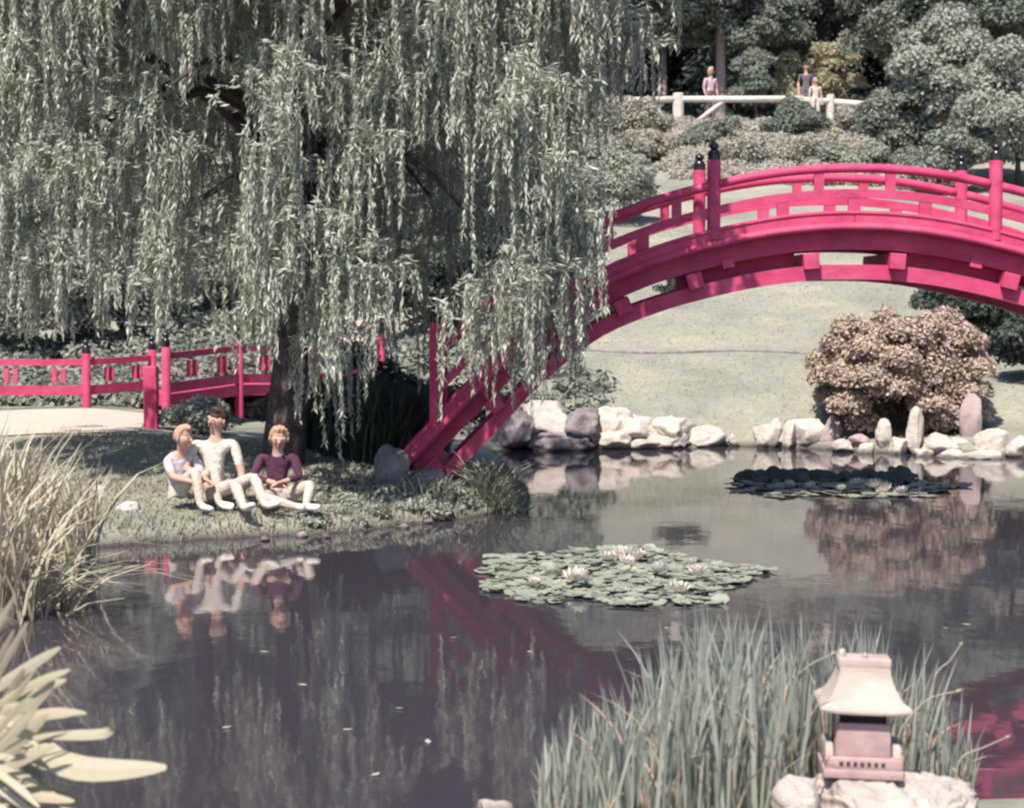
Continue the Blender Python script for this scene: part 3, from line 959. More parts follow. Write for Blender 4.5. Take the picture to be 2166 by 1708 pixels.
tree('dark_tree', 'dark tree between the willow and the pale slim stem', GD(1330, 55), 8, 3.2, (2.5, 1.6, 3.2), 'tree_b', n=60, low=-0.8, rc=0.85, L=0.2, W=0.13, dens=80)
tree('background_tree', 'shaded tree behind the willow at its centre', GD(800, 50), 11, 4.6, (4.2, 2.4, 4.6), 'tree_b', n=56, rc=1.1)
tree('background_tree', 'mid green tree behind the willow further left', GD(430, 46), 10, 4.4, (3.8, 2.4, 4.2), 'tree_a', n=54, rc=1.0)
tree('background_tree', 'pale green tree at the far left behind the hanging strands', GD(80, 43), 9, 4.2, (3.6, 2.4, 3.6), 'tree_c', n=44, rc=0.9)
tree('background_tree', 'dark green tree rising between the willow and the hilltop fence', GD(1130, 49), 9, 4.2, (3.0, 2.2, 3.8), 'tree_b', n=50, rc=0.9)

# the wood that closes the view
cl = []
for i in range(420):
    x = rng.uniform(-46, 46); y = rng.uniform(106, 120); z = Tz(x, y) + 34 * rng.random()
    r = rng.uniform(2.8, 4.8)
    cl.append(((x, y, z), (r, r, r * 0.85)))
for i in range(150):
    x = rng.uniform(-42, 4); y = rng.uniform(108, 122); z = Tz(x, y) + rng.uniform(2, 32)
    r = rng.uniform(3.2, 5.0)
    cl.append(((x, y, z), (r, r, r * 0.85)))
for i in range(120):
    y = rng.uniform(82, 103); x = rng.uniform(-22, 30); z = Tz(x, y) + rng.uniform(0, 2.0)
    r = rng.uniform(1.2, 2.0)
    cl.append(((x, y, z), (r, r, r)))
for sgn in (-1, 1):
    for i in range(110):
        y = rng.uniform(14, 106); x = sgn * rng.uniform(19 + y * 0.20, 24 + y * 0.24); z = Tz(x, y) + rng.uniform(0, 12)
        r = rng.uniform(1.8, 3.0)
        cl.append(((x, y, z), (r, r, r * 0.85)))
o = link('woodland', quads_mesh('woodland', clump_foliage(cl, 15, 0.36, 0.23, up=0.2)), M['tree_b'])
tag(o, 'dark woodland closing the view behind the hilltop', 'woodland', kind='stuff')

# ------------------------------------------------------------------ shrubs on the slope
shrub('round_bush', 'rounded pinkish cream azalea bush on the far shore beside the arch', GD(1908, 31.35), (1.34, 1.0, 1.12), 'azalea', dens=760, L=0.08, W=0.045, n=100, rc=0.26, cat='bush', zc=0.72, low=-0.8, kmin=0.78)
shrub('spreading_shrub', 'big pale grey green shrub on the right slope below the hilltop trees', GD(2010, 42.5), (1.55, 1.2, 2.2), 'shrub_pale', dens=200, L=0.16, W=0.07, n=30, rc=0.5)
shrub('spreading_shrub', 'tall pale shrub at the right edge just above the bridge post', GD(2150, 41.0), (1.3, 1.1, 1.9), 'shrub_pale', dens=200, L=0.14, W=0.07, n=26, rc=0.45)
shrub('spreading_shrub', 'grey green shrub between the fence end and the right bridge posts', GD(1900, 42.4), (0.9, 0.8, 1.15), 'tree_c', dens=240, L=0.12, W=0.06, n=22, rc=0.34)
shrub('spreading_shrub', 'low dark pocketed shrub right behind the crown of the bridge', GD(1985, 40.6), (1.0, 0.8, 0.9), 'tree_c', dens=240, L=0.12, W=0.06, n=20, rc=0.3)
shrub('drooping_shrub', 'drooping grey green shrub rising before the gap in the white fence', GD(1592, 45.6), (0.42, 0.4, 1.35), 'tree_c', dens=420, L=0.10, W=0.04, n=18, rc=0.22)
shrub('low_shrub', 'low rounded dark green shrub in front of the white fence', GD(1680, 44.0), (0.85, 0.6, 0.62), 'tree_a', dens=460, L=0.08, W=0.05, n=18, rc=0.24)
shrub('low_shrub', 'small pinkish shrub under the right end of the white fence', GD(1800, 44.4), (0.42, 0.4, 0.5), 'cover', dens=460, L=0.08, W=0.05, n=10, rc=0.2)
shrub('low_shrub', 'pinkish flowering shrub left of the fence post beside the willow', GD(1330, 44.2), (0.9, 0.6, 0.6), 'cover', dens=420, L=0.08, W=0.05, n=16, rc=0.24)
shrub('yellow_bush', 'yellow sunlit bush on the hilltop behind the two walkers', GD(1755, 50.5), (0.62, 0.6, 1.9), 'shrub_sunlit', dens=300, L=0.12, W=0.07, n=16, rc=0.3)
shrub('yellow_bush', 'smaller yellowish bush left of the dark haired walker', GD(1660, 50.0), (0.4, 0.5, 1.5), 'shrub_sunlit', dens=260, L=0.12, W=0.07, n=12, rc=0.24)
shrub('slope_shrub', 'leafy grey shrub on the slope just left of the lawn top', GD(1270, 39.0), (0.85, 0.8, 1.1), 'shrub_pale', dens=380, L=0.09, W=0.05, n=22, rc=0.32)
shrub('slope_shrub', 'dark low shrub drawn for the shade on the lawn under the arch', GD(1440, 35.9), (0.55, 0.35, 0.22), 'dark_reed', dens=500, L=0.08, W=0.04, n=12, rc=0.14, zc=0.3)  # lawn shade drawn as low dark foliage
shrub('shade_shrub', 'dark shrub added for the lawn shade behind the round bush at the right', GD(2090, 33.7), (1.0, 0.7, 0.85), 'dark_reed', dens=420, L=0.10, W=0.06, n=26, rc=0.34)  # these dark shrubs are added where the lawn lies in shade
shrub('shade_shrub', 'second dark shrub added for the lawn shade at the right edge behind the upright stone', GD(2200, 32.6), (0.8, 0.6, 0.95), 'dark_reed', dens=420, L=0.10, W=0.06, n=20, rc=0.32)
shrub('shade_shrub', 'flat topped dark shrub added for the lawn shade between the round bush and the arch', GD(2030, 34.8), (0.7, 0.5, 0.5), 'dark_reed', dens=420, L=0.10, W=0.06, n=16, rc=0.24)
shrub('pink_shrub', 'pinkish flowering shrub under the right half of the arch', GD(1990, 36.8), (0.42, 0.35, 0.45), 'rose' if 'rose' in M else 'cover', dens=600, L=0.07, W=0.05, n=12, rc=0.2)
# left background behind the willow
shrub('background_shrub', 'rounded pale bush at the far left above the low bridge', GD(60, 34.5), (1.4, 1.0, 1.5), 'shrub_pale', dens=300, L=0.10, W=0.06, n=26, rc=0.4)
shrub('background_shrub', 'leafy bush behind the finials of the low bridge', GD(260, 35.0), (1.2, 1.0, 1.4), 'shrub_pale', dens=300, L=0.10, W=0.06, n=24, rc=0.4)
shrub('background_shrub', 'cream leaved bush behind the low bridge under the willow', GD(450, 36.0), (1.2, 0.9, 1.5), 'shrub_pale', dens=300, L=0.10, W=0.06, n=24, rc=0.4)
shrub('background_shrub', 'shaded bush beyond the low bridge near the willow trunk', GD(610, 38.0), (1.3, 1.0, 1.9), 'tree_c', dens=260, L=0.10, W=0.06, n=24, rc=0.42)
shrub('background_shrub', 'dark bush behind the hanging strands above the bright path', GD(780, 39.5), (1.4, 1.0, 2.0), 'tree_c', dens=260, L=0.10, W=0.06, n=24, rc=0.42)
shrub('background_shrub', 'bush on the slope behind the left end of the arched bridge', GD(960, 39.0), (1.5, 1.1, 2.0), 'tree_c', dens=260, L=0.10, W=0.06, n=26, rc=0.45)
shrub('background_shrub', 'wide shrub on the slope above the left end of the bridge', GD(1120, 41.5), (1.3, 1.0, 1.6), 'tree_c', dens=260, L=0.10, W=0.06, n=24, rc=0.4)
shrub('background_shrub', 'tall pale shrub on the upper left slope', GD(150, 40.5), (2.0, 1.1, 2.6), 'shrub_pale', dens=200, L=0.13, W=0.07, n=34, rc=0.5)
shrub('background_shrub', 'dark bush behind the bridge end post under the willow', GD(900, 35.2), (1.1, 0.8, 1.3), 'tree_b', dens=300, L=0.10, W=0.06, n=24, rc=0.36)
shrub('background_shrub', 'dark bush on the slope behind the lower bridge railing', GD(1040, 36.8), (1.2, 0.8, 1.5), 'tree_b', dens=300, L=0.10, W=0.06, n=24, rc=0.38)
shrub('bank_shrub', 'small clipped shrub beside the broad red end post', GD(425, 27.2), (0.5, 0.35, 0.26), 'shrub_pale', dens=520, L=0.07, W=0.04, n=16, rc=0.2)

for px, D, R_, mt_, lab in ((1235, 42.0, (0.9, 0.7, 0.75), 'shrub_pale', 'soft mounded shrub beside the willow edge below the fence'),
                           (1365, 42.6, (0.8, 0.6, 0.55), 'cover', 'cream mounded shrub above the lawn left of the bridge posts'),
                           (1490, 43.2, (0.95, 0.6, 0.55), 'tree_c', 'grey green mounded shrub right behind the left bridge finials'),
                           (1600, 42.2, (0.8, 0.6, 0.5), 'cover', 'cream mounded shrub on the slope above the bridge rail'),
                           (1700, 42.8, (0.9, 0.6, 0.55), 'cover', 'pinkish cream mound under the low dark shrub'),
                           (1800, 42.0, (0.8, 0.6, 0.55), 'shrub_pale', 'pale green mound on the slope near the pale spreading shrub'),
                           (1330, 41.0, (0.6, 0.5, 0.45), 'shrub_pale', 'small pale mound at the top edge of the lawn')):
    shrub('mounded_shrub', lab, GD(px, D), R_, mt_, dens=420, L=0.085, W=0.05, n=20, rc=0.24, zc=0.25)

# ground cover on the slope below the fence
pts, cl = [], []
while len(cl) < 420:
    px, D = rng.uniform(1130, 2000), rng.uniform(41.2, 45.0)
    if px < 1420 and D < 42.6 and px > 1330: continue
    g = GD(px, D)
    kk = RK(D); r = rng.uniform(0.22, 0.42) * kk
    cl.append(((g.x, g.y, g.z + 0.02), (r, r, r * 0.62)))
o = link('ground_cover', quads_mesh('ground_cover', clump_foliage(cl, 200, 0.10, 0.06, up=0.5)), M['cover'])
tag(o, 'cream and pink ground cover plants carpeting the slope below the fence', 'ground cover', kind='stuff')
cl = []
while len(cl) < 620:
    px, D = rng.uniform(-150, 1250), 31.5 + 12.5 * rng.random() ** 1.7
    if 640 < px < 840 and D < 37: continue
    if px < 320 and 36.6 < D < 41: continue
    g = GD(px, D)
    r = rng.uniform(0.3, 0.6) * RK(D)
    cl.append(((g.x, g.y, g.z + 0.02), (r, r, r * 0.62)))
o = link('undergrowth', quads_mesh('undergrowth', clump_foliage(cl, 85, 0.15, 0.075, up=0.4)), M['tree_c'])
tag(o, 'mixed undergrowth on the slope behind the willow', 'undergrowth', kind='stuff')

# ------------------------------------------------------------------ blades
def blade_arc(p, az, H, lean, W, n=6, droop=0.0, tw=0.0, fold=0.0):
    """ribbon blade as arrays of left/right edges"""
    t = np.linspace(0, 1, n)
    d = np.array([math.cos(az), math.sin(az), 0])
    s = np.array([-math.sin(az + tw), math.cos(az + tw), 0])
    h = lean * t ** 1.6 * H + droop * H * np.clip(t - 0.55, 0, 1) ** 1.4
    z = H * t * (1 - 0.25 * lean * t) - droop * H * 1.3 * np.clip(t - 0.6, 0, 1) ** 1.5
    c = np.array(p)[None] + d[None] * h[:, None] + np.array([0, 0, 1])[None] * z[:, None]
    w = W / 2 * np.clip(np.minimum(1.0, 0.7 + t), 0, 1) * (1 - t ** 4)
    return c - s[None] * w[:, None], c + s[None] * w[:, None]

def blade_quads(args_list, n=5):
    out = []
    for a in args_list:
        l, r = blade_arc(*a[0:5], n=n, droop=a[5] if len(a) > 5 else 0, tw=a[6] if len(a) > 6 else 0)
        out.append(np.stack([l[:-1], r[:-1], r[1:], l[1:]], 1))
    return np.concatenate(out)

def merge_mesh(name, quads):
    """blades as connected strips so one blade is one island"""
    me = quads_mesh(name, quads)
    bm = bmesh.new(); bm.from_mesh(me)
    bmesh.ops.remove_doubles(bm, verts=bm.verts[:], dist=1e-5)
    bm.to_mesh(me); bm.free()
    return me

def tuft(name, label, base, n, H, W, mat, rad=0.15, lean=(0.2, 0.8), droop=(0, 0.4), cat='grass', group=None, azr=None):
    t = thing(name, label, cat, base, group)
    L_ = []
    for i in range(n):
        a = rng.uniform(0, 2 * PI) if azr is None else rng.uniform(*azr)
        r = rad * math.sqrt(rng.random())
        b = rng.uniform(0, 2 * PI)
        x, y = base.x + r * math.cos(b), base.y + r * math.sin(b)
        L_.append(((x, y, Tz(x, y) - 0.02 if Tz(x, y) > -0.12 else -0.05), a, H * rng.uniform(0.55, 1.1), rng.uniform(*lean), W * rng.uniform(0.7, 1.2), rng.uniform(*droop), rng.uniform(-1.2, 1.2)))
    o = link('blades', merge_mesh('blades', blade_quads(L_)), M[mat], t)
    o['kind'] = 'stuff'
    return t

# reeds behind the arch foot, the willow's shade put into their dark colour
for px, D, n_, lab in ((745, 24.6, 260, 'dark shaded reeds beside the willow under the low bridge'),
                       (810, 24.2, 300, 'tall dark reeds left of the arched bridge foot'),
                       (875, 24.6, 300, 'tall dark reeds close behind the bridge end post'),
                       (690, 25.4, 200, 'dark undergrowth reeds right of the willow trunk')):
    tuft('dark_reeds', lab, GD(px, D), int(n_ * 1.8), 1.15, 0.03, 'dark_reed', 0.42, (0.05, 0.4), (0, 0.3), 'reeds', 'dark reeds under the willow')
shrub('shade_bush', 'dense dark bush added to deepen the shade behind the reeds under the willow', GD(800, 26.0), (1.3, 0.6, 0.9), 'dark_reed', dens=360, L=0.10, W=0.05, n=26, rc=0.3)  # added dark leaved bush that deepens the shade here
# arching grass on the right side of the foot
tuft('grass_tuft', 'long arching green grass beside the lower chord of the bridge', GD(1035, 21.7), 170, 0.62, 0.022, 'tuft', 0.2, (0.3, 1.2), (0.1, 0.7), 'grass')
tuft('grass_tuft', 'small grass clump at the water edge right of the bridge foot', GD(1085, 21.6), 110, 0.45, 0.02, 'tuft', 0.16, (0.3, 1.2), (0.1, 0.7), 'grass')
tuft('grass_tuft', 'tangled grass under the cut ends of the bridge beams', GD(915, 21.3), 200, 0.34, 0.02, 'bank_leaf', 0.32, (0.3, 1.0), (0.1, 0.6), 'grass')
# pale tall grass at the left edge
for px, D, n_, H, lab in ((20, 15.6, 180, 1.35, 'tall pale grass at the left edge in front of the path'),
                          (105, 16.6, 190, 1.2, 'pale grass clump leaning right beside the bank lawn'),
                          (-30, 14.3, 150, 1.3, 'straw coloured grass at the left edge by the water'),
                          (60, 15.0, 130, 0.85, 'shorter pale grass at the corner of the pond')):
    tuft('tall_grass', lab, GD(px, D), n_, H, 0.026, 'straw', 0.4, (0.1, 0.6), (0, 0.45), 'grass', 'tall pale grasses on the left bank')
tuft('fallen_grass', 'fallen pale leaves reaching out over the water at the left', Vector((-3.5, 14.6, 0.02)), 46, 0.75, 0.03, 'straw', 0.3, (1.0, 1.6), (0.4, 0.9), 'grass', azr=(-1.0, 0.5))

# lawn blades on the left bank and near shore
L_ = []
while len(L_) < 21000:
    x, y = rng.uniform(-5.8, 0.2), rng.uniform(18.6, 26)
    d = pdist(x, y)
    if d < -0.02: continue
    L_.append(((x, y, Tz(x, y) - 0.01), rng.uniform(0, 6.28), rng.uniform(0.03, 0.075) * (1.0 if d > 0.25 else 1.9), rng.uniform(0.2, 1.0), 0.014, 0.0, 0.0))
o = link('grass', quads_mesh('grass', blade_quads(L_, 3)), M['grass'])
tag(o, 'short dry grass on the left bank', 'grass', kind='stuff')

L_ = []
while len(L_) < 15000:
    px, D = rng.uniform(1080, 2250), rng.uniform(31.2, 50.0)
    x = (px - 1083) / FPX * D
    if pdist(x, D) < 0.05: continue
    L_.append(((x, D, Tz(x, D) - 0.01), rng.uniform(0, 6.28), rng.uniform(0.02, 0.045), rng.uniform(0.2, 1.0), 0.022, 0.0, 0.0))
o = link('lawn_grass', quads_mesh('lawn_grass', blade_quads(L_, 3)), M['far_grass'])
tag(o, 'mown pale grass of the far lawn under the arch', 'grass', kind='stuff')

# leafy plants on the shaded bank between the sitters and the bridge foot
cl = []
while len(cl) < 90:
    px, py = rng.uniform(660, 1010), rng.uniform(1015, 1118)
    if py > 1128 - (px - 660) * 0.10: continue
    g = G(px, py, 0.2)
    if pdist(g.x, g.y) < 0.02: continue
    r = rng.uniform(0.05, 0.13)
    cl.append(((g.x, g.y, Tz(g.x, g.y) + 0.01), (r * 1.4, r, r * 0.7)))
o = link('bank_plants', quads_mesh('bank_plants', clump_foliage(cl, 1500, 0.07, 0.03, up=0.4)), M['bank_leaf'])
tag(o, 'low leafy plants along the shaded water edge by the bridge foot', 'ground cover', kind='stuff')

# ------------------------------------------------------------------ rocks
def rock_mesh(seed, R, sub=3, rough=0.22, facet=0.5, flat=0.0):
    rs = np.random.default_rng(seed)
    bm = bmesh.new()
    bmesh.ops.create_icosphere(bm, subdivisions=max(sub, 3) + 1, radius=1)
    pl = [(unit(rs.normal(size=3) * np.array([1, 1, 0.8])), rs.uniform(0.50, 0.86)) for _ in range(13)]
    ph = rs.uniform(0, 6, (14, 2)); fr = rs.normal(size=(14, 3))
    fq = rs.normal(size=(14, 3)); fq /= np.linalg.norm(fq, axis=1, keepdims=True)
    for v in bm.verts:
        p0 = np.array(v.co); p = p0.copy()
        for nrm, k in pl:
            d = p @ nrm - k - 0.03 * math.sin(7 * (fq[3] @ p0) + ph[2, 0])
            if d > 0: p = p - nrm * d * facet
        s = 1.0
        for i in range(14):
            w = 3.2 * 1.30 ** i
            s += rough * 0.20 * 0.86 ** i * math.sin(w * (fq[i] @ p0) + ph[i, 0] + 1.3 * math.sin(w * 0.7 * (fq[(i + 5) % 14] @ p0) + ph[i, 1]))
        for q in range(2):
            cr_ = abs((fq[q] @ p0) * 0.9 + 0.12 * math.sin(5 * (fq[q + 2] @ p0) + ph[q, 1]) - 0.25 + 0.5 * q)
            if cr_ < 0.05: s -= 0.09 * (1 - cr_ / 0.05) * min(1, rough * 4)
        p = p * s
        v.co = Vector((p[0] * R[0], p[1] * R[1], p[2] * R[2])) * 1.1
    for e in bm.edges:
        if len(e.link_faces) == 2 and e.calc_face_angle(0) > math.radians(18):
            e.smooth = False
    me = bpy.data.meshes.new('rock')
    bm.to_mesh(me); bm.free()
    me.polygons.foreach_set('use_smooth', np.ones(len(me.polygons), bool))
    return me

def rock(px, ytop, ybot, w, D, mat, label, seed, depth=None, name='rock', cat='rock', group=None, rough=0.2, tilt=0.0, facet=0.6):
    """boulder whose visible outline spans ytop..ybot and is w wide (photo units) at distance D"""
    s = FPX / D
    R = (w / s / 2, (depth or w / s / 2 * 0.9), (ybot - ytop) / s / 2 * 1.12)
    c = P(px, (ytop + ybot) / 2 + (ybot - ytop) * 0.06, D)
    me = rock_mesh(seed, R, 3, rough, facet)
    o = link(name, me, M[mat])
    o.location = c
    o.rotation_euler = (0, tilt, rng.uniform(-0.4, 0.4))
    return tag(o, label, cat, group)

gR = 'pale rocks lining the far shore'
ROCKS = [
 (1550, 917, 945, 30, 31.6, 'rock_white', 'small squarish white rock alone between the stone bank and the white boulders'),
 (1618, 893, 948, 56, 31.3, 'rock_white', 'white boulder at the left end of the row below the lawn'),
 (1643, 886, 915, 28, 31.6, 'rock_white', 'small white stone perched behind the leftmost boulder of the row'),
 (1668, 888, 948, 40, 31.2, 'rock_white', 'narrow white boulder tucked against the big block'),
 (1708, 878, 942, 88, 31.4, 'rock_white', 'big white block overhanging the water left of the round bush'),
 (1762, 884, 950, 60, 31.2, 'rock_pink', 'pinkish pointed rock under the left edge of the round bush'),
 (1782, 924, 962, 56, 30.4, 'rock_white', 'rounded white rock at the waterline below the pinkish rock'),
 (1832, 932, 970, 46, 30.1, 'rock_white', 'ball shaped white rock sitting at the waterline'),
 (1818, 916, 950, 50, 30.6, 'rock_pink', 'dull pink rock wedged behind the ball shaped one'),
 (1870, 882, 962, 36, 30.3, 'rock_white', 'pointed white stone like a small peak below the round bush'),
 (1902, 922, 966, 48, 30.0, 'rock_white', 'low white rock between the pointed stone and the upright slab'),
 (1936, 862, 960, 42, 30.0, 'rock_white', 'tall upright white slab standing before the round bush'),
 (1985, 915, 972, 84, 29.8, 'rock_white', 'wide white rock right of the upright slab'),
 (2055, 826, 935, 50, 30.6, 'rock_pink', 'oval pinkish standing stone rising behind the shore rocks'),
 (2030, 918, 965, 70, 30.2, 'rock_white', 'white rock at the foot of the oval standing stone'),
 (2102, 908, 968, 92, 29.8, 'rock_white', 'broad smooth white boulder near the right edge'),
 (2158, 912, 975, 60, 29.4, 'rock_white', 'white boulder cut by the right edge of the photo'),
 (2085, 952, 982, 110, 29.2, 'rock_white', 'long flat white rock at the waterline near the right edge'),
 (2012, 950, 976, 66, 29.4, 'rock_white', 'flat pale rock at the waterline below the standing stone'),
 (1950, 945, 972, 50, 29.6, 'rock_white', 'small flat pale rock at the water edge below the upright slab'),
]
for i, (px, a_, b_, w, D, m_, lab) in enumerate(ROCKS):
    rock(px, a_, b_, w, D, m_, lab, 100 + i, group=gR, rough=0.17, facet=0.8)
gW = 'boulders of the stone bank behind the bridge foot'
WALL = [  # grey boulders have the shade of the bank's left part in their colour
 (1085, 862, 955, 90, 30.9, 'rock_grey', 'boulder coloured grey for shade at the left end of the stone bank'),
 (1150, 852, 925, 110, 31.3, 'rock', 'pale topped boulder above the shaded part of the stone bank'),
 (1165, 905, 962, 100, 30.8, 'rock_grey', 'low boulder coloured grey for shade at the waterline of the stone bank'),
 (1225, 866, 958, 90, 31.0, 'rock_grey', 'squarish boulder coloured grey for shade in the middle of the stone bank'),
 (1285, 866, 940, 100, 31.3, 'rock_white', 'bright cracked boulder right of the grey ones in the stone bank'),
 (1300, 915, 958, 70, 31.0, 'rock_white', 'small bright boulder at the waterline of the stone bank'),
 (1352, 874, 935, 90, 31.4, 'rock_white', 'bright boulder with dark cracks in the stone bank'),
 (1372, 918, 955, 80, 31.2, 'rock', 'low boulder over the dark water gap of the stone bank'),
 (1420, 886, 950, 90, 31.5, 'rock_white', 'sloping white boulder near the right end of the stone bank'),
 (1475, 905, 952, 84, 31.7, 'rock_white', 'low white boulder tapering off the right end of the stone bank'),
]
for i, (px, a_, b_, w, D, m_, lab) in enumerate(WALL):
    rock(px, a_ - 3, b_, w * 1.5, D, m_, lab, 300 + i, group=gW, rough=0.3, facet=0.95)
rock(828, 938, 1045, 86, 21.9, 'rock_grey', 'grey boulder leaning against the left foot of the arched bridge', 411, rough=0.2)
rock(905, 985, 1060, 110, 22.0, 'rock_grey', 'footing stone under the cut beam ends of the arched bridge', 412, rough=0.2)
rock(760, 1098, 1130, 46, 20.0, 'rock_pink', 'small pinkish stone at the water edge below the bridge foot', 413)
rock(980, 1060, 1090, 34, 21.2, 'rock_pink', 'small stone in the grass right of the bridge footing', 414)
rock(1045, 1690, 1760, 110, 8.75, 'rock', 'pale stone barely showing at the bottom edge left of the irises', 415)
STONES = ['pinkish pebble at the water edge below the feet of the rightmost sitter', 'pinkish pebble just right of the sitters at the water edge', 'pinkish pebble at the water edge under the grey boulder',
          'pinkish pebble at the water edge under the bridge beam ends', 'pinkish pebble at the water edge below the middle sitter', 'white flat stone on the bank left of the sitters near the water',
          'white stone lying in front of the sitters', 'small white stone on the bank beside the tall pale grass']
for i, (px, py, w) in enumerate(((640, 1122, 26), (690, 1124, 20), (855, 1104, 24), (905, 1094, 22), (560, 1130, 20), (270, 1108, 46), (430, 1090, 36), (210, 1085, 26))):
    p = G(px, py, 0.06)
    z = Tz(p.x, p.y)
    me = rock_mesh(500 + i, (w / 205 / 2, w / 205 / 2, w / 205 / 3.2), 2, 0.2)
    o = link('pebble', me, M['rock_pink' if i < 5 else 'rock_white'])
    o.location = (p.x, p.y, max(z, 0) + 0.01)
    tag(o, STONES[i], 'stone', 'small stones on the left bank')

# ------------------------------------------------------------------ water lilies
def pad_mesh(seed, r):
    rs = np.random.default_rng(seed)
    n = 15
    v = [(0, 0, 0.0)]
    for k in range(n + 1):
        a = 0.16 + (2 * PI - 0.32) * k / n
        rr = r * (1 + 0.05 * math.sin(3 * a + rs.uniform(0, 6)))
        v.append((rr * math.cos(a), rr * math.sin(a), 0.012 * r / 0.1 * (0.4 + rs.random() * 0.8)))
    f = [[0, k, k + 1] for k in range(1, n + 1)]
    m = len(v)
    v += [(x, y, z - 0.006) for x, y, z in v]
    f += [[m, m + k + 1, m + k] for k in range(1, n + 1)]
    ring = [0] + list(range(1, n + 2))
    for i in range(len(ring)):
        a_, b_ = ring[i], ring[(i + 1) % len(ring)]
        f.append([a_, a_ + m, b_ + m, b_])
    me = pyd('lily_pad', v, f)
    me.materials.append(M['pad'])
    return me
PADS = [pad_mesh(s, 0.1) for s in range(7)]
def flower_mesh(seed):
    rs = np.random.default_rng(seed)
    V, F = [], []
    for ring, (n, tilt, L_) in enumerate(((10, 0.62, 0.066), (8, 0.98, 0.060), (6, 1.25, 0.050))):
        for k in range(n):
            a = 2 * PI * k / n + ring * 0.3
            d = np.array([math.cos(a), math.sin(a), 0]); s = np.array([-d[1], d[0], 0]); up = np.array([0, 0, 1])
            ax = d * math.cos(tilt) + up * math.sin(tilt)
            b = len(V)
            base = d * 0.008
            mid = base + ax * L_ * 0.55 - up * 0.004
            tip = base + ax * L_ + up * 0.008
            w = L_ * 0.30
            V += [base - s * w * 0.4, base + s * w * 0.4, mid + s * w, mid - s * w, tip]
            F += [[b, b + 1, b + 2, b + 3], [b + 3, b + 2, b + 4]]
    me = pyd('lily_flower', V, F)
    me.materials.append(M['petal'])
    return me
FLO = [flower_mesh(s) for s in range(3)]

def lily_patch(label, c, rx, ry, n, pr, flowers, filler=0, upright=0):
    t = thing('water_lily', label, 'water lily', c)
    placed = []
    tries = 0
    while len(placed) < n and tries < 60000:
        tries += 1
        a, r = rng.uniform(0, 2 * PI), math.sqrt(rng.random())
        edge = 1 + 0.10 * math.sin(5 * a + 1) + 0.07 * math.sin(11 * a)
        x, y = rx * r * math.cos(a) * edge, ry * r * math.sin(a) * edge
        rad = pr * rng.uniform(0.65, 1.2)
        if any((x - q[0]) ** 2 + (y - q[1]) ** 2 < (0.50 * (rad + q[2])) ** 2 for q in placed): continue
        placed.append((x, y, rad))
    for i, (x, y, rad) in enumerate(placed):
        o = bpy.data.objects.new('lily_pad', PADS[i % 7])
        COL.objects.link(o)
        o.parent = t
        o.location = (x, y, 0.008 + 0.004 * (i % 5))
        k = rad / 0.1
        o.scale = (k, k, 1)
        ti = 0.10 if rng.random() < 0.75 else 0.35
        o.rotation_euler = (rng.normal() * ti * 0.5, rng.normal() * ti * 0.5, rng.uniform(0, 6.28))
    if filler:
        tv, tf = [], []
        for i in range(filler):
            a, r = rng.uniform(0, 2 * PI), math.sqrt(rng.random())
            edge = 1 + 0.10 * math.sin(5 * a + 1) + 0.07 * math.sin(11 * a)
            x, y = rx * r * math.cos(a) * edge, ry * r * math.sin(a) * edge
            src = PADS[i % 7]; k = pr * rng.uniform(0.45, 0.9) / 0.1; an = rng.uniform(0, 6.28); tx, ty = rng.normal() * 0.12, rng.normal() * 0.12
            b = len(tv)
            for v in src.vertices:
                X = (v.co.x * math.cos(an) - v.co.y * math.sin(an)) * k; Y = (v.co.x * math.sin(an) + v.co.y * math.cos(an)) * k
                tv.append((x + X, y + Y, v.co.z * k + 0.006 + 0.003 * (i % 9) + X * tx + Y * ty))
            tf += [[q + b for q in p.vertices] for p in src.polygons]
        o = link('small_pads', pyd('small_pads', tv, tf), M['pad'], t, world=False)
        o['kind'] = 'stuff'
    for i in range(upright):
        x, y = rx * rng.uniform(-0.85, 0.75), ry * rng.uniform(0.25, 0.95) 
        o = bpy.data.objects.new('raised_leaf', RAISED[i % 3])
        COL.objects.link(o)
        o.parent = t
        k = rng.uniform(0.7, 1.1)
        o.scale = (k, k, k)
        o.location = (x, y, rng.uniform(0.03, 0.08))
        o.rotation_euler = (rng.uniform(0.5, 1.2), rng.normal() * 0.4, rng.uniform(-0.8, 0.8))
    for i, (x, y, k) in enumerate(flowers):
        o = bpy.data.objects.new('lily_flower', FLO[i % 3])
        COL.objects.link(o)
        o.parent = t
        o.location = (x, y, 0.035 + 0.02 * (i % 3))
        k *= 1.3; o.scale = (k, k, k)
        o.rotation_euler = (rng.normal() * 0.2, rng.normal() * 0.2, rng.uniform(0, 6))
    return t
RAISED = []
for s in range(3):
    m_ = pad_mesh(40 + s, 0.1)
    m_.materials.clear(); m_.materials.append(M['pad_dark'])
    RAISED.append(m_)
fl = []
cN = Vector((0.0, 0.0, 0.0))
lc = G(1298, 1217)
for px, py, k in ((1170, 1207, 1.0), (1216, 1228, 1.35), (1225, 1233, 1.2), (1285, 1180, 1.0), (1312, 1178, 1.2), (1335, 1178, 1.0), (1350, 1180, 1.25), (1323, 1193, 1.0), (1395, 1215, 1.1), (1433, 1248, 1.3), (1478, 1218, 1.2),
                  (1462, 1200, 0.8), (1265, 1238, 0.7), (1130, 1235, 0.7)):
    q = G(px, py, 0.05)
    fl.append((q.x - lc.x, q.y - lc.y, k))
lily_patch('near patch of green lily pads with many white blossoms in mid pond', lc, 1.13, 1.70, 298, 0.080, fl, filler=520)
lc2 = G(1780, 1030)
fl = []
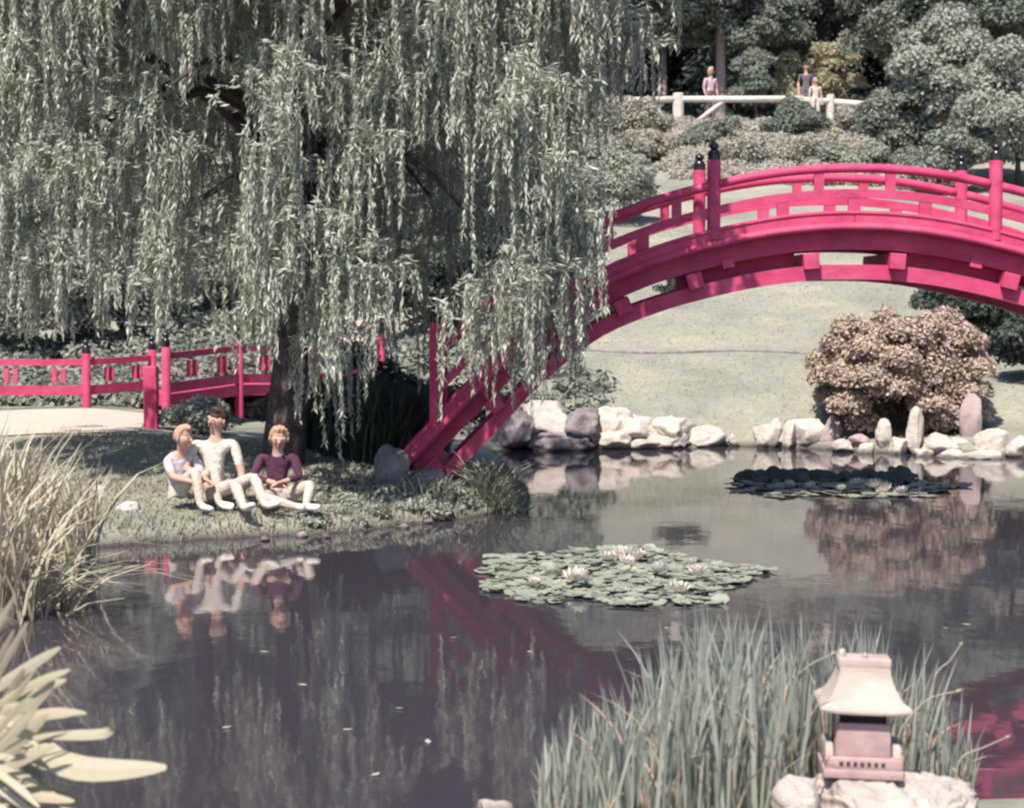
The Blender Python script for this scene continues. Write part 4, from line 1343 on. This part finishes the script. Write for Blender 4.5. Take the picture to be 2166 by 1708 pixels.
for px, py, k in ((1715, 1030, 1.2), (1812, 1028, 1.4), (1850, 1035, 1.5), (1872, 1036, 1.4), (1908, 1044, 1.2), (1780, 1040, 0.9), (1670, 1026, 1.0)):
    q = G(px, py, 0.05)
    fl.append((q.x - lc2.x, q.y - lc2.y, k))
lily_patch('far patch of dark raised lily leaves near the white shore rocks', lc2, 1.38, 1.35, 190, 0.095, fl, upright=80)

FLOAT = ['pale leaf floating alone on the dark water left of the iris bed', 'pale leaf floating in the open lower left water', 'pale leaf floating below the reflections of the sitters',
         'pale leaf floating nearest the left tip of the iris bed', 'pale leaf floating under the reflected willow', 'pale leaf floating midway between sitters and iris bed',
         'lowest pale leaf floating on the open water', 'pale leaf floating beside the reflected bridge end post', 'pale leaf floating just below the near lily patch',
         'pale leaf floating between the near lily patch and iris tips', 'pale leaf floating right above the lantern side irises', 'pale leaf floating near the right edge above the irises']
for i, (px, py) in enumerate(((735, 1545), (480, 1540), (560, 1380), (905, 1570), (845, 1500), (640, 1450), (795, 1640), (960, 1350), (1120, 1380), (1410, 1330), (2000, 1330), (2045, 1322))):
    q = G(px, py)
    me = quads_mesh('floating_leaf', leaves_at(np.array([[0, 0, 0.0]]), np.array([[0, 0, 1.0]]), 0.075, 0.03, 0.08))
    o = link('floating_leaf', me, M['straw'])
    o.location = (q.x, q.y, 0.01)
    tag(o, FLOAT[i], 'leaf', 'leaves floating on the pond')

# ------------------------------------------------------------------ stone lantern on its rock
LD = 8.0
lb = P(1818, 1629, LD)
lan = thing('stone_lantern', 'small cream stone lantern with a flared roof standing on the foreground rock', 'lantern', lb)
lan.rotation_euler = (0, math.radians(1.5), math.radians(-4))
def lpart(name, mb, mat, parent=lan, sharp=35):
    me = pyd(name, mb.v, mb.f)
    o = link(name, me, mat, parent, world=False)
    auto_smooth(o, sharp)
    return o
lpart('base_slab', MB().box((0, 0, 0.018), (0.318, 0.30, 0.036), bev=0.005), M['lantern_pink'])
dent = MB().box((0, 0, 0.058), (0.300, 0.28, 0.044), bev=0.004)
bd = lpart('balustrade', dent, M['lantern_pink'])
for k in range(7):
    lpart('dentil_hole', MB().box((-0.088 + 0.0275 * k, -0.1395, 0.058), (0.014, 0.006, 0.017)), M['dark_recess'], bd)  # dark tabs whose colour is the shade in the openings
for sx in (-1, 1):
    lpart('side_wing', MB().box((sx * 0.134, -0.01, 0.105), (0.036, 0.22, 0.05), bev=0.006, taper=0.85), M['lantern'])
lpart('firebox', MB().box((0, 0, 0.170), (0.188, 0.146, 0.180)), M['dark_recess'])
lpart('front_panel', MB().box((0, -0.098, 0.147), (0.224, 0.022, 0.136), bev=0.009, taper=0.95), M['lantern_pink'])
for sx in (-1, 1):
    for sy in (-1, 1):
        lpart('corner_post', MB().box((sx * 0.104, sy * 0.076, 0.170), (0.016, 0.016, 0.180), bev=0.003), M['lantern'])
# flared roof
RZ = 0.006
prof = [(0.172, 0.212), (0.176, 0.220), (0.174, 0.234), (0.160, 0.250), (0.146, 0.272), (0.132, 0.298), (0.119, 0.330), (0.108, 0.362), (0.101, 0.395), (0.099, 0.418)]
rv, rf = [], []
for hw, z in prof:
    ring = []
    for side in range(4):
        for k in range(6):
            u = -1 + 2 * k / 6
            bow = 1 + 0.03 * (u * u) * (1 if z < 0.25 else 0.3)
            lift = 0.012 * u * u * u * u if z < 0.26 else 0
            x, y = u * hw * bow, -hw * bow
            for _ in range(side): x, y = -y, x
            ring.append((x, y * 0.9, 0.258 + (z - 0.212) * (0.172 / 0.206) + lift))
    rv += ring
nr = 24
for i in range(len(prof) - 1):
    for k in range(nr):
        k2 = (k + 1) % nr
        rf.append([i * nr + k, i * nr + k2, (i + 1) * nr + k2, (i + 1) * nr + k])
rf.append(list(range(nr))[::-1]); rf.append([(len(prof) - 1) * nr + k for k in range(nr)])
roof = lpart('roof', MB().add(rv, rf), M['lantern'], sharp=50)
ridge = lpart('ridge', MB().box((0, 0, 0.441 + RZ), (0.212, 0.13, 0.042), bev=0.008), M['lantern'], roof)
for sx in (-1, 1):
    lpart('ridge_knob', MB().lathe((sx * 0.088, -0.02, 0.460 + RZ), [(0.014, 0), (0.017, 0.012), (0.013, 0.026), (0.004, 0.033)], 12), M['lantern'], roof) if sx < 0 else None
lpart('ridge_emblem', MB().lathe((0, -0.045, 0.462 + RZ), [(0.012, 0), (0.014, 0.008), (0.010, 0.018), (0.003, 0.022)], 12), M['lantern_pink'], roof)

lr_me = rock_mesh(77, (0.44, 0.42, 0.37), 5, 0.20, 0.55)
lrock = link('foreground_rock', lr_me, M['rock'])
lrock.location = P(1872, 1612, LD + 0.02) - Vector((0, 0, 0.345))
tag(lrock, 'large cracked pale rock carrying the stone lantern', 'rock')
rock(1690, 1640, 1760, 120, 7.7, 'rock', 'smaller pale rock wedged left of the lantern rock', 78, rough=0.25)

# ------------------------------------------------------------------ iris beds
IRX = np.array([1130, 1170, 1220, 1300, 1390, 1440, 1520, 1600, 1700, 1770, 1840, 1900, 1960, 2010, 2060, 2110])
IRY = np.array([1640, 1530, 1490, 1450, 1370, 1290, 1275, 1290, 1285, 1285, 1300, 1340, 1380, 1440, 1520, 1600])
BM = []
def unit_blade(seed):
    rs = np.random.default_rng(seed)
    l, r = blade_arc((0, 0, 0), 0.0, 1.0, rs.uniform(0.02, 0.20), 0.018, n=7, droop=rs.uniform(0, 0.10), tw=rs.uniform(-1.3, 1.3))
    q = np.stack([l[:-1], r[:-1], r[1:], l[1:]], 1)
    me = merge_mesh('blade', q)
    me.materials.append(M['iris'])
    return me
BM = [unit_blade(s) for s in range(16)]
clumps = [(1230, 8.6, 'iris clump at the left tip of the bed by the water', 1150, 1310),
          (1370, 8.6, 'iris clump second from the left rising in front of the reflected arch', 1290, 1440),
          (1500, 8.7, 'tallest iris clump pointing up at the near lily patch', 1420, 1570),
          (1625, 8.8, 'iris clump close to the left side of the stone lantern', 1550, 1700),
          (1790, 9.0, 'iris clump directly behind the roof of the stone lantern', 1700, 1860),
          (1950, 8.9, 'iris clump right of the stone lantern behind its rock', 1860, 2060)]
for ci, (cx, D, lab, x0, x1) in enumerate(clumps):
    g = Vector(((cx - 1083) / FPX * D, D, 0))
    g.z = max(-0.05, Tz(g.x, g.y))
    t = thing('iris_clump', lab, 'iris', g, 'iris clumps in the foreground')
    def blade_at():
        px = rng.uniform(x0 - 10, x1 + 10)
        d = rng.uniform(7.7, 9.5) if cx < 1700 else rng.uniform(8.45, 9.6)
        x = (px - 1083) / FPX * d
        z = max(-0.08, Tz(x, d)) - 0.02
        ty = np.interp(px, IRX, IRY) - 35 + rng.gamma(1.3, 65)
        zt = P(px, ty, d).z
        return x, d, z, max(0.25, zt - z)
    for k in range(48):
        x, d, z, h = blade_at()
        o = bpy.data.objects.new('blade', BM[int(rng.integers(16))])
        COL.objects.link(o)
        o.parent = t
        o.location = Vector((x, d, z)) - g
        o.scale = (rng.uniform(0.7, 1.25) * h, 1.0, h)
        o.rotation_euler = (rng.normal() * 0.05, rng.normal() * 0.05, rng.uniform(0, 6.28))
    L_, Ld = [], []
    for k in range(165):
        x, d, z, h = blade_at()
        L_.append(((x, d, z), rng.uniform(0, 6.28), h * rng.uniform(0.7, 1.05), rng.uniform(0.02, 0.26), 0.016, rng.uniform(0, 0.3) if rng.random() < 0.25 else 0.0, rng.uniform(-1.4, 1.4)))
    for k in range(44):
        x, d, z, h = blade_at()
        Ld.append(((x, d, z), rng.uniform(0, 6.28), h * rng.uniform(0.5, 0.95), rng.uniform(0.1, 0.5), 0.012, rng.uniform(0.2, 0.8), rng.uniform(-1.4, 1.4)))
    o = link('more_blades', merge_mesh('more_blades', blade_quads(L_, 7)), M['iris'], t); o['kind'] = 'stuff'
    o = link('dry_blades', merge_mesh('dry_blades', blade_quads(Ld, 7)), M['iris_dry'], t); o['kind'] = 'stuff'
# arching dry seed stalks
for i, (x0, y0, xm, ym, x1, y1, D, lab) in enumerate((
      (1655, 1480, 1700, 1415, 1755, 1385, 8.3, 'dry arching iris stalk leaning towards the lantern ridge'),
      (1905, 1545, 1960, 1480, 2020, 1462, 8.3, 'dry arching iris stalk right of the lantern roof'),
      (1975, 1440, 2010, 1395, 2030, 1365, 8.8, 'pale seed stalk standing up right of the lantern'),
      (2035, 1600, 2080, 1580, 2125, 1560, 8.4, 'pale seed stalk leaning out over the water at the right'))):
    a, b, c_ = P(x0, y0, D), P(xm, ym, D), P(x1, y1, D)
    gb = GD(x0 - 20, D)
    t = thing('seed_stalk', lab, 'plant stalk', gb)
    key = [gb + Vector((0, 0, -0.02)), gb.lerp(a, 0.5), a, b, c_]
    pts = []
    for q in range(25):
        u = q / 24 * 4; k = min(int(u), 3); f = u - k
        p0, p1, p2, p3 = key[max(k - 1, 0)], key[k], key[k + 1], key[min(k + 2, 4)]
        pts.append(0.5 * (2 * p1 + (p2 - p0) * f + (2 * p0 - 5 * p1 + 4 * p2 - p3) * f * f + (3 * p1 - p0 - 3 * p2 + p3) * f ** 3))
    MB().tube(pts, [0.0042 - 0.0018 * q / 24 for q in range(25)], 6).build('stem', M['stalk'], t, True)
    MB().tube([c_, c_.lerp(c_ + (c_ - b), 0.12), c_ + (c_ - b) * 0.3], [0.003, 0.007, 0.001], 7).build('seed_pod', M['stalk'], t, True)

# ------------------------------------------------------------------ strap leaved plant at the lower left
def strap(name, pts, w, parent, mat='strap'):
    """broad thick leaf along a list of points"""
    pts = [Vector(p) for p in pts]
    sm_pts = []
    n = 14
    for i in range(n + 1):
        t = i / n * (len(pts) - 1)
        k = min(int(t), len(pts) - 2)
        f = t - k
        p0 = pts[max(k - 1, 0)]; p1 = pts[k]; p2 = pts[k + 1]; p3 = pts[min(k + 2, len(pts) - 1)]
        sm_pts.append(0.5 * ((2 * p1) + (p2 - p0) * f + (2 * p0 - 5 * p1 + 4 * p2 - p3) * f * f + (3 * p1 - p0 - 3 * p2 + p3) * f ** 3))
    V, F = [], []
    for i, p in enumerate(sm_pts):
        t = i / n
        tg = (sm_pts[min(i + 1, n)] - sm_pts[max(i - 1, 0)]).normalized()
        s = tg.cross(Vector((0.15, -0.9, 0.4)).normalized())
        s = s.normalized() if s.length > 1e-4 else Vector((0, 0, 1))
        nr_ = s.cross(tg).normalized()
        ww = w / 2 * min(1, 0.55 + t * 1.2) * (1 - max(0, (t - 0.6) / 0.4) ** 2 * 0.8)
        V += [p - s * ww, p + nr_ * ww * 0.10, p + s * ww, p - nr_ * 0.003]
    for i in range(n):
        for k in range(4):
            F.append([i * 4 + k, i * 4 + (k + 1) % 4, (i + 1) * 4 + (k + 1) % 4, (i + 1) * 4 + k])
    F += [[3, 2, 1, 0], [n * 4 + k for k in range(4)]]
    link(name, pyd(name, V, F), M[mat], parent)
g = GD(-60, 6.9)
sp = thing('strap_leaf_plant', 'pale broad leaved plant spilling over the lower left corner', 'plant', g)
def SP(*q): return [P(a, b, d) for a, b, d in q]
strap('leaf', SP((-40, 1560, 6.9), (60, 1585, 6.7), (180, 1625, 6.5), (352, 1622, 6.4)), 0.085, sp)
strap('leaf', SP((-30, 1540, 6.9), (50, 1500, 6.8), (100, 1450, 6.75), (108, 1405, 6.7)), 0.045, sp)
strap('leaf', SP((-30, 1560, 6.9), (40, 1525, 6.8), (110, 1508, 6.7), (182, 1508, 6.6)), 0.042, sp)
strap('leaf', SP((-30, 1580, 6.8), (80, 1555, 6.7), (190, 1553, 6.6), (232, 1545, 6.55), (238, 1520, 6.5)), 0.036, sp)
for k in range(64):
    ang = math.radians(rng.uniform(-40, 92))
    Ln = rng.uniform(110, 255) * (1 if ang < 1.0 else 1.15)
    bx, by_ = -75 + rng.uniform(-25, 30), 1585 + rng.uniform(-90, 130)
    dep = rng.uniform(6.4, 7.2)
    sag = rng.uniform(10, 70) * math.cos(ang)
    q = [(bx + Ln * f * math.cos(ang), by_ - Ln * f * math.sin(ang) + sag * f * f, dep - 0.25 * f) for f in (0, 0.35, 0.7, 1.0)]
    strap('leaf', SP(*q), rng.uniform(0.022, 0.044), sp)
for k in range(14):   # leaf bases reaching down to the soil
    x1 = rng.uniform(-120, -10)
    a_ = g + Vector((rng.uniform(-.12, .12), rng.uniform(-.12, .12), -0.02)); b_ = P(x1, rng.uniform(1480, 1600), 6.85)
    strap('leaf', [a_, a_.lerp(b_, 0.35) + Vector((0.02, 0, 0.05)), a_.lerp(b_, 0.7), b_], 0.06, sp)

# ------------------------------------------------------------------ white fence on the hilltop
FD = RD(45.3)
FK = RK(45.3)
fence = thing('white_fence', 'white log rail fence along the hilltop path', 'fence', GD(1435, 45.3))
def fp(px, py): return P(px, py, FD)
for a, b in (((1290, 213), (1430, 210)), ((1440, 210), (1700, 209)), ((1690, 211), (1760, 215)), ((1765, 216), (1990, 232))):
    MB().tube([fp(*a), fp((a[0] + b[0]) / 2, (a[1] + b[1]) / 2 + 0.6), fp(*b)], 0.075 * FK, 10).build('rail', M['white_wood'], fence, True)
for px, top, w in ((1435, 197, 0.125), (1757, 200, 0.09), (1965, 222, 0.11)):
    p = fp(px, top); w *= FK
    gz = Tz(p.x, FD)
    o = MB().lathe((p.x, FD + 0.02, gz - 0.15), [(w, 0), (w, p.z - gz + 0.13), (w * 0.85, p.z - gz + 0.15)], 14).build('post', M['white_wood'], fence)
    auto_smooth(o)
for (x0, y0), (x1, y1) in (((1468, 262), (1530, 214)), ((1808, 222), (1850, 240))):
    MB().tube([fp(x0, y0), fp(x1, y1)], 0.05 * FK, 8).build('brace', M['white_wood'], fence, True)

# ------------------------------------------------------------------ people
def skin_body(name, joints, edges, root, lev=3):
    """joints: list of (pos, rx, ry); returns an evaluated mesh"""
    me = bpy.data.meshes.new(name)
    me.from_pydata([tuple(j[0]) for j in joints], edges, [])
    o = bpy.data.objects.new('tmp_body', me)
    COL.objects.link(o)
    md = o.modifiers.new('Skin', 'SKIN')
    md.branch_smoothing = 0.6
    md.use_smooth_shade = True
    for i, sv in enumerate(me.skin_vertices[0].data):
        r = joints[i][1]
        sv.radius = (r, joints[i][2] if len(joints[i]) > 2 and joints[i][2] else r)
        sv.use_root = (i == root)
    sb = o.modifiers.new('Sub', 'SUBSURF')
    sb.levels = sb.render_levels = lev
    dg = bpy.context.evaluated_depsgraph_get()
    ev = o.evaluated_get(dg)
    out = bpy.data.meshes.new_from_object(ev)
    bpy.data.objects.remove(o)
    out.name = name
    return out

def person(label, loc, J, top_mat, leg_mat, hair, shoes='shoe', yaw=0.0, scale=1.0, group=None, face=(1, 0, 0), sleeves='short', long_hair=False):
    """J: dict of joint positions relative to loc, x right, y away, z up"""
    t = thing('person', label, 'person', loc, group)
    t.rotation_euler = (0, 0, yaw)
    t.scale = (scale,) * 3
    V = {k: Vector(v) for k, v in J.items()}
    V['waist'] = V['pelvis'].lerp(V['chest'], 0.48)
    joints, idx, zone, edges = [], {}, [], []
    def j(k, p, r, r2=None, z='top'):
        idx[k] = len(joints); joints.append((p, r, r2)); zone.append(z)
    j('pelvis', V['pelvis'], 0.125, 0.115, 'leg')
    j('waist', V['waist'], 0.115, 0.10, 'top')
    j('chest', V['chest'], 0.135, 0.105, 'top')
    j('neckb', V['neck'], 0.058, None, 'skin')
    hd = V['head']
    j('jaw', V['neck'].lerp(hd, 0.55), 0.062, None, 'skin')
    j('head', hd, 0.088, 0.098, 'skin')
    j('crown', hd + (hd - V['neck']).normalized() * 0.07, 0.072, 0.08, 'skin')
    edges += [(0, 1), (1, 2), (2, 3), (3, 4), (4, 5), (5, 6)]
    for s in ('l', 'r'):
        sh, el, wr = V['sho_' + s], V['elb_' + s], V['wri_' + s]
        hp, kn, an, to = V['hip_' + s], V['kne_' + s], V['ank_' + s], V['toe_' + s]
        j('sho' + s, sh, 0.062, None, 'top')
        j('um' + s, sh.lerp(el, 0.5), 0.05, None, 'top')
        j('elb' + s, el, 0.041, None, 'top' if sleeves == 'long' else 'skin')
        j('fm' + s, el.lerp(wr, 0.4), 0.039, None, 'top' if sleeves == 'long' else 'skin')
        j('wri' + s, wr, 0.027, None, 'skin')
        hdv = (wr - el).normalized()
        j('palm' + s, wr + hdv * 0.06, 0.036, 0.02, 'skin')
        edges += [(idx['chest'], idx['sho' + s]), (idx['sho' + s], idx['um' + s]), (idx['um' + s], idx['elb' + s]), (idx['elb' + s], idx['fm' + s]),
                  (idx['fm' + s], idx['wri' + s]), (idx['wri' + s], idx['palm' + s])]
        sd = hdv.cross(Vector((0, 0.3, 1))).normalized()
        for q in range(4):
            a0 = wr + hdv * 0.085 + sd * (0.026 - 0.0175 * q)
            ln = (0.075, 0.085, 0.08, 0.062)[q]
            b0 = a0 + hdv * ln * 0.5
            c0 = b0 + (hdv + Vector((0, 0, -0.7))).normalized() * ln * 0.5
            j('f%d%s' % (q, s), a0, 0.010, None, 'skin'); j('g%d%s' % (q, s), b0, 0.009, None, 'skin'); j('h%d%s' % (q, s), c0, 0.007, None, 'skin')
            edges += [(idx['palm' + s], idx['f%d%s' % (q, s)]), (idx['f%d%s' % (q, s)], idx['g%d%s' % (q, s)]), (idx['g%d%s' % (q, s)], idx['h%d%s' % (q, s)])]
        a0 = wr + hdv * 0.045 + sd * 0.045
        j('t%s' % s, a0, 0.011, None, 'skin'); j('u%s' % s, a0 + (hdv + sd * 0.5).normalized() * 0.045, 0.009, None, 'skin')
        edges += [(idx['wri' + s], idx['t' + s]), (idx['t' + s], idx['u' + s])]
        j('hip' + s, hp, 0.095, None, 'leg')
        j('th' + s, hp.lerp(kn, 0.5), 0.080, None, 'leg')
        j('kne' + s, kn, 0.060, None, 'leg')
        j('ca' + s, kn.lerp(an, 0.35), 0.056, None, 'leg')
        j('ank' + s, an, 0.040, None, 'leg')
        j('ft' + s, an.lerp(to, 0.5) + Vector((0, 0, -0.005)), 0.046, 0.036, 'shoe')
        j('toe' + s, to + (to - an) * 0.25, 0.042, 0.026, 'shoe')
        c_ = ['pelvis', 'hip' + s, 'th' + s, 'kne' + s, 'ca' + s, 'ank' + s, 'ft' + s, 'toe' + s]
        edges += [(idx[c_[i]], idx[c_[i + 1]]) for i in range(len(c_) - 1)]
    me = skin_body('body', joints, edges, 0)
    mats = {'skin': M['skin'], 'top': M[top_mat], 'leg': M[leg_mat], 'shoe': M[shoes]}
    order = list(mats)
    for m_ in order: me.materials.append(mats[m_])
    JP = np.array([tuple(q[0]) for q in joints]); JR = np.array([q[1] for q in joints])
    cen = np.zeros(len(me.polygons) * 3); me.polygons.foreach_get('center', cen); cen = cen.reshape(-1, 3)
    best = np.full(len(cen), 1e9); zi = np.zeros(len(cen), int)
    for a, b in edges:
        pa, pb_ = JP[a], JP[b]
        e = pb_ - pa
        tt = np.clip(((cen - pa) @ e) / (e @ e + 1e-9), 0, 1)
        d = np.linalg.norm(cen - pa - tt[:, None] * e, axis=1) - (JR[a] * (1 - tt) + JR[b] * tt)
        zz = np.where(tt < 0.5, order.index(zone[a]), order.index(zone[b]))
        up_ = d < best
        best = np.where(up_, d, best); zi = np.where(up_, zz, zi)
    me.polygons.foreach_set('material_index', zi.astype(np.int32))
    me.polygons.foreach_set('use_smooth', np.ones(len(me.polygons), bool))
    body = link('body', me, None, t, world=False)
    # face and hair
    f = Vector(face).normalized()
    upv = (hd - V['neck']).normalized()
    upv = (upv - f * upv.dot(f) * 0.7).normalized()
    sd = f.cross(upv).normalized()
    hc = hd + upv * 0.02
    def ball(name, c, r, mat, n=10, par=body):
        bm = bmesh.new()
        bmesh.ops.create_uvsphere(bm, u_segments=n, v_segments=n - 2, radius=1)
        R = Matrix((sd, f, upv)).transposed()
        for v in bm.verts: v.co = c + R @ Vector((v.co.x * r[0], v.co.y * r[1], v.co.z * r[2]))
        m_ = bpy.data.meshes.new(name); bm.to_mesh(m_); bm.free()
        m_.polygons.foreach_set('use_smooth', np.ones(len(m_.polygons), bool))
        return link(name, m_, M[mat], par, world=False)
    for s in (-1, 1):
        ball('eye', hc + f * 0.088 + sd * 0.033 * s + upv * 0.008, (0.012, 0.008, 0.008), 'eye', 8)
        ball('ear', hc + sd * 0.092 * s - f * 0.005 - upv * 0.01, (0.012, 0.022, 0.032), 'skin', 8)
    ball('nose', hc + f * 0.100 - upv * 0.022, (0.014, 0.02, 0.024), 'skin', 8)
    ball('mouth', hc + f * 0.090 - upv * 0.058, (0.026, 0.008, 0.008), 'lip', 8)
    # hair: a full shell that sinks into the head over the face, so the hairline is a clean curve
    bm = bmesh.new()
    bmesh.ops.create_uvsphere(bm, u_segments=40, v_segments=28, radius=1)
    R = Matrix((sd, f, upv)).transposed()
    hs = random.uniform(0, 6)
    for v in bm.verts:
        x_, y_, z_ = v.co
        front = sm(-0.05, 0.35, y_ - 0.25 * max(0.0, z_))
        below = sm(0.62, 0.42, z_ + 0.06 * math.sin(9 * x_ + hs)) if y_ > 0 else sm(-0.45, -0.7, z_)
        face_ = float(front * sm(0.84, 0.66, z_ + 0.05 * math.sin(6 * x_ + hs)))
        if not long_hair:
            face_ = max(face_, float(sm(-0.35, -0.65, z_)))
        k = 1 + 0.05 * math.sin(7 * math.atan2(y_, x_) + hs) * (1 - abs(z_)) + 0.035 * math.sin(14 * x_ + 9 * z_ + hs) + 0.025 * math.sin(23 * y_ + 11 * x_)
        k *= 1 - 0.36 * face_
        lo = 1.55 if (long_hair and z_ < 0) else 1.0
        v.co = hc + upv * 0.012 - f * 0.006 + R @ Vector((x_ * 0.103 * k, y_ * 0.110 * k, z_ * 0.118 * k * lo))
    m_ = bpy.data.meshes.new('hair'); bm.to_mesh(m_); bm.free()
    m_.polygons.foreach_set('use_smooth', np.ones(len(m_.polygons), bool))
    link('hair', m_, M[hair], body, world=False)
    return t

def ploc(px, D):
    g_ = GD(px, D)
    return g_
# left sitter: knees up, turned to the right
person('person in pale lavender shirt hunched with knees drawn up, leftmost of the seated group', ploc(381, 20.15),
       dict(pelvis=(0, 0, 0.13), chest=(-0.02, -0.07, 0.44), neck=(0.02, -0.11, 0.585), head=(0.06, -0.15, 0.70),
            sho_l=(-0.13, -0.14, 0.50), elb_l=(-0.02, -0.34, 0.33), wri_l=(0.18, -0.36, 0.28), sho_r=(0.13, 0.0, 0.51), elb_r=(0.24, -0.08, 0.30), wri_r=(0.28, -0.26, 0.27),
            hip_l=(-0.05, -0.11, 0.12), kne_l=(0.20, -0.34, 0.40), ank_l=(0.27, -0.48, 0.06), toe_l=(0.38, -0.56, 0.04),
            hip_r=(0.06, 0.06, 0.12), kne_r=(0.36, -0.12, 0.40), ank_r=(0.42, -0.28, 0.06), toe_r=(0.55, -0.33, 0.04)),
       'cloth_lavender', 'cloth_cream', 'hair_light', group='people sitting on the left bank', face=(0.8, -0.6, -0.15))
# middle sitter: white shirt, legs stretched to the lower right
person('person in a bright white shirt sitting upright in the middle with legs stretched right', ploc(450, 20.25),
       dict(pelvis=(0.0, 0, 0.14), chest=(0.0, 0.03, 0.52), neck=(0.02, 0.03, 0.685), head=(0.03, 0.0, 0.815),
            sho_l=(-0.18, 0.0, 0.60), elb_l=(-0.24, -0.18, 0.38), wri_l=(-0.06, -0.30, 0.30), sho_r=(0.19, 0.04, 0.60), elb_r=(0.27, -0.02, 0.34), wri_r=(0.30, -0.10, 0.10),
            hip_l=(-0.03, -0.12, 0.12), kne_l=(0.26, -0.42, 0.25), ank_l=(0.40, -0.80, 0.06), toe_l=(0.48, -0.88, 0.10),
            hip_r=(0.10, 0.02, 0.12), kne_r=(0.42, -0.22, 0.30), ank_r=(0.56, -0.56, 0.06), toe_r=(0.68, -0.62, 0.09)),
       'cloth_white', 'cloth_cream', 'hair_dark', scale=1.06, group='people sitting on the left bank', face=(-0.5, -0.85, -0.05))
# right sitter in the willow's shade
person('person in a dark plum top and pale trousers, rightmost of the seated group', ploc(586, 20.2),
       dict(pelvis=(0.0, 0, 0.13), chest=(0.0, 0.02, 0.44), neck=(0.01, -0.01, 0.58), head=(0.02, -0.05, 0.695),
            sho_l=(-0.17, -0.01, 0.51), elb_l=(-0.22, -0.20, 0.33), wri_l=(0.0, -0.30, 0.28), sho_r=(0.17, 0.0, 0.51), elb_r=(0.24, -0.18, 0.33), wri_r=(0.10, -0.34, 0.30),
            hip_l=(-0.05, -0.08, 0.11), kne_l=(-0.12, -0.46, 0.16), ank_l=(0.22, -0.52, 0.07), toe_l=(0.34, -0.52, 0.06),
            hip_r=(0.07, -0.04, 0.11), kne_r=(0.36, -0.26, 0.26), ank_r=(0.34, -0.56, 0.07), toe_r=(0.46, -0.62, 0.07)),
       'cloth_dark', 'cloth_cream', 'hair_light', group='people sitting on the left bank', face=(0.1, -1, -0.25), sleeves='long')
STAND = dict(pelvis=(0, 0, 0.95), chest=(0, 0, 1.28), neck=(0, -0.01, 1.47), head=(0, -0.03, 1.60),
             sho_l=(-0.18, 0, 1.38), elb_l=(-0.23, 0.02, 1.10), wri_l=(-0.22, -0.08, 0.86), sho_r=(0.18, 0, 1.38), elb_r=(0.23, 0.02, 1.10), wri_r=(0.22, -0.08, 0.86),
             hip_l=(-0.09, 0, 0.90), kne_l=(-0.10, -0.02, 0.50), ank_l=(-0.10, 0.02, 0.08), toe_l=(-0.11, -0.14, 0.04),
             hip_r=(0.09, 0, 0.90), kne_r=(0.10, -0.04, 0.50), ank_r=(0.10, 0.0, 0.08), toe_r=(0.11, -0.16, 0.04))
def head_at(px, py, D, hz=1.6):
    p = P(px, py, RD(D))
    return p, (p.z - Tz(p.x, p.y)) / hz
for px, py, D, lab, tm, lm, hr, fc, yw in (
      (1503, 152, 46.6, 'distant person in a pale pink top walking behind the white fence post', 'cloth_pink', 'cloth_grey', 'hair_light', (1, -0.3, -0.2), 0.5),
      (1705, 143, 46.6, 'distant dark haired person in grey behind the white fence', 'cloth_grey', 'cloth_grey', 'hair_dark', (0, -1, 0), 0.0),
      (1725, 172, 45.0, 'distant shorter person in white leaning on the white fence rail', 'cloth_white', 'cloth_white', 'hair_light', (0.5, -0.8, 0), 0.2)):
    p, sc_ = head_at(px, py, D)
    person(lab, (p.x, p.y, p.z - 1.6 * max(0.7, min(1.15, sc_))), STAND, tm, lm, hr, yaw=yw, scale=max(0.7, min(1.15, sc_)), group='people on the hilltop path', face=fc, long_hair=True)

print('objects', len(bpy.data.objects), 'polys', sum(len(o.data.polygons) for o in bpy.data.objects if o.type == 'MESH'))
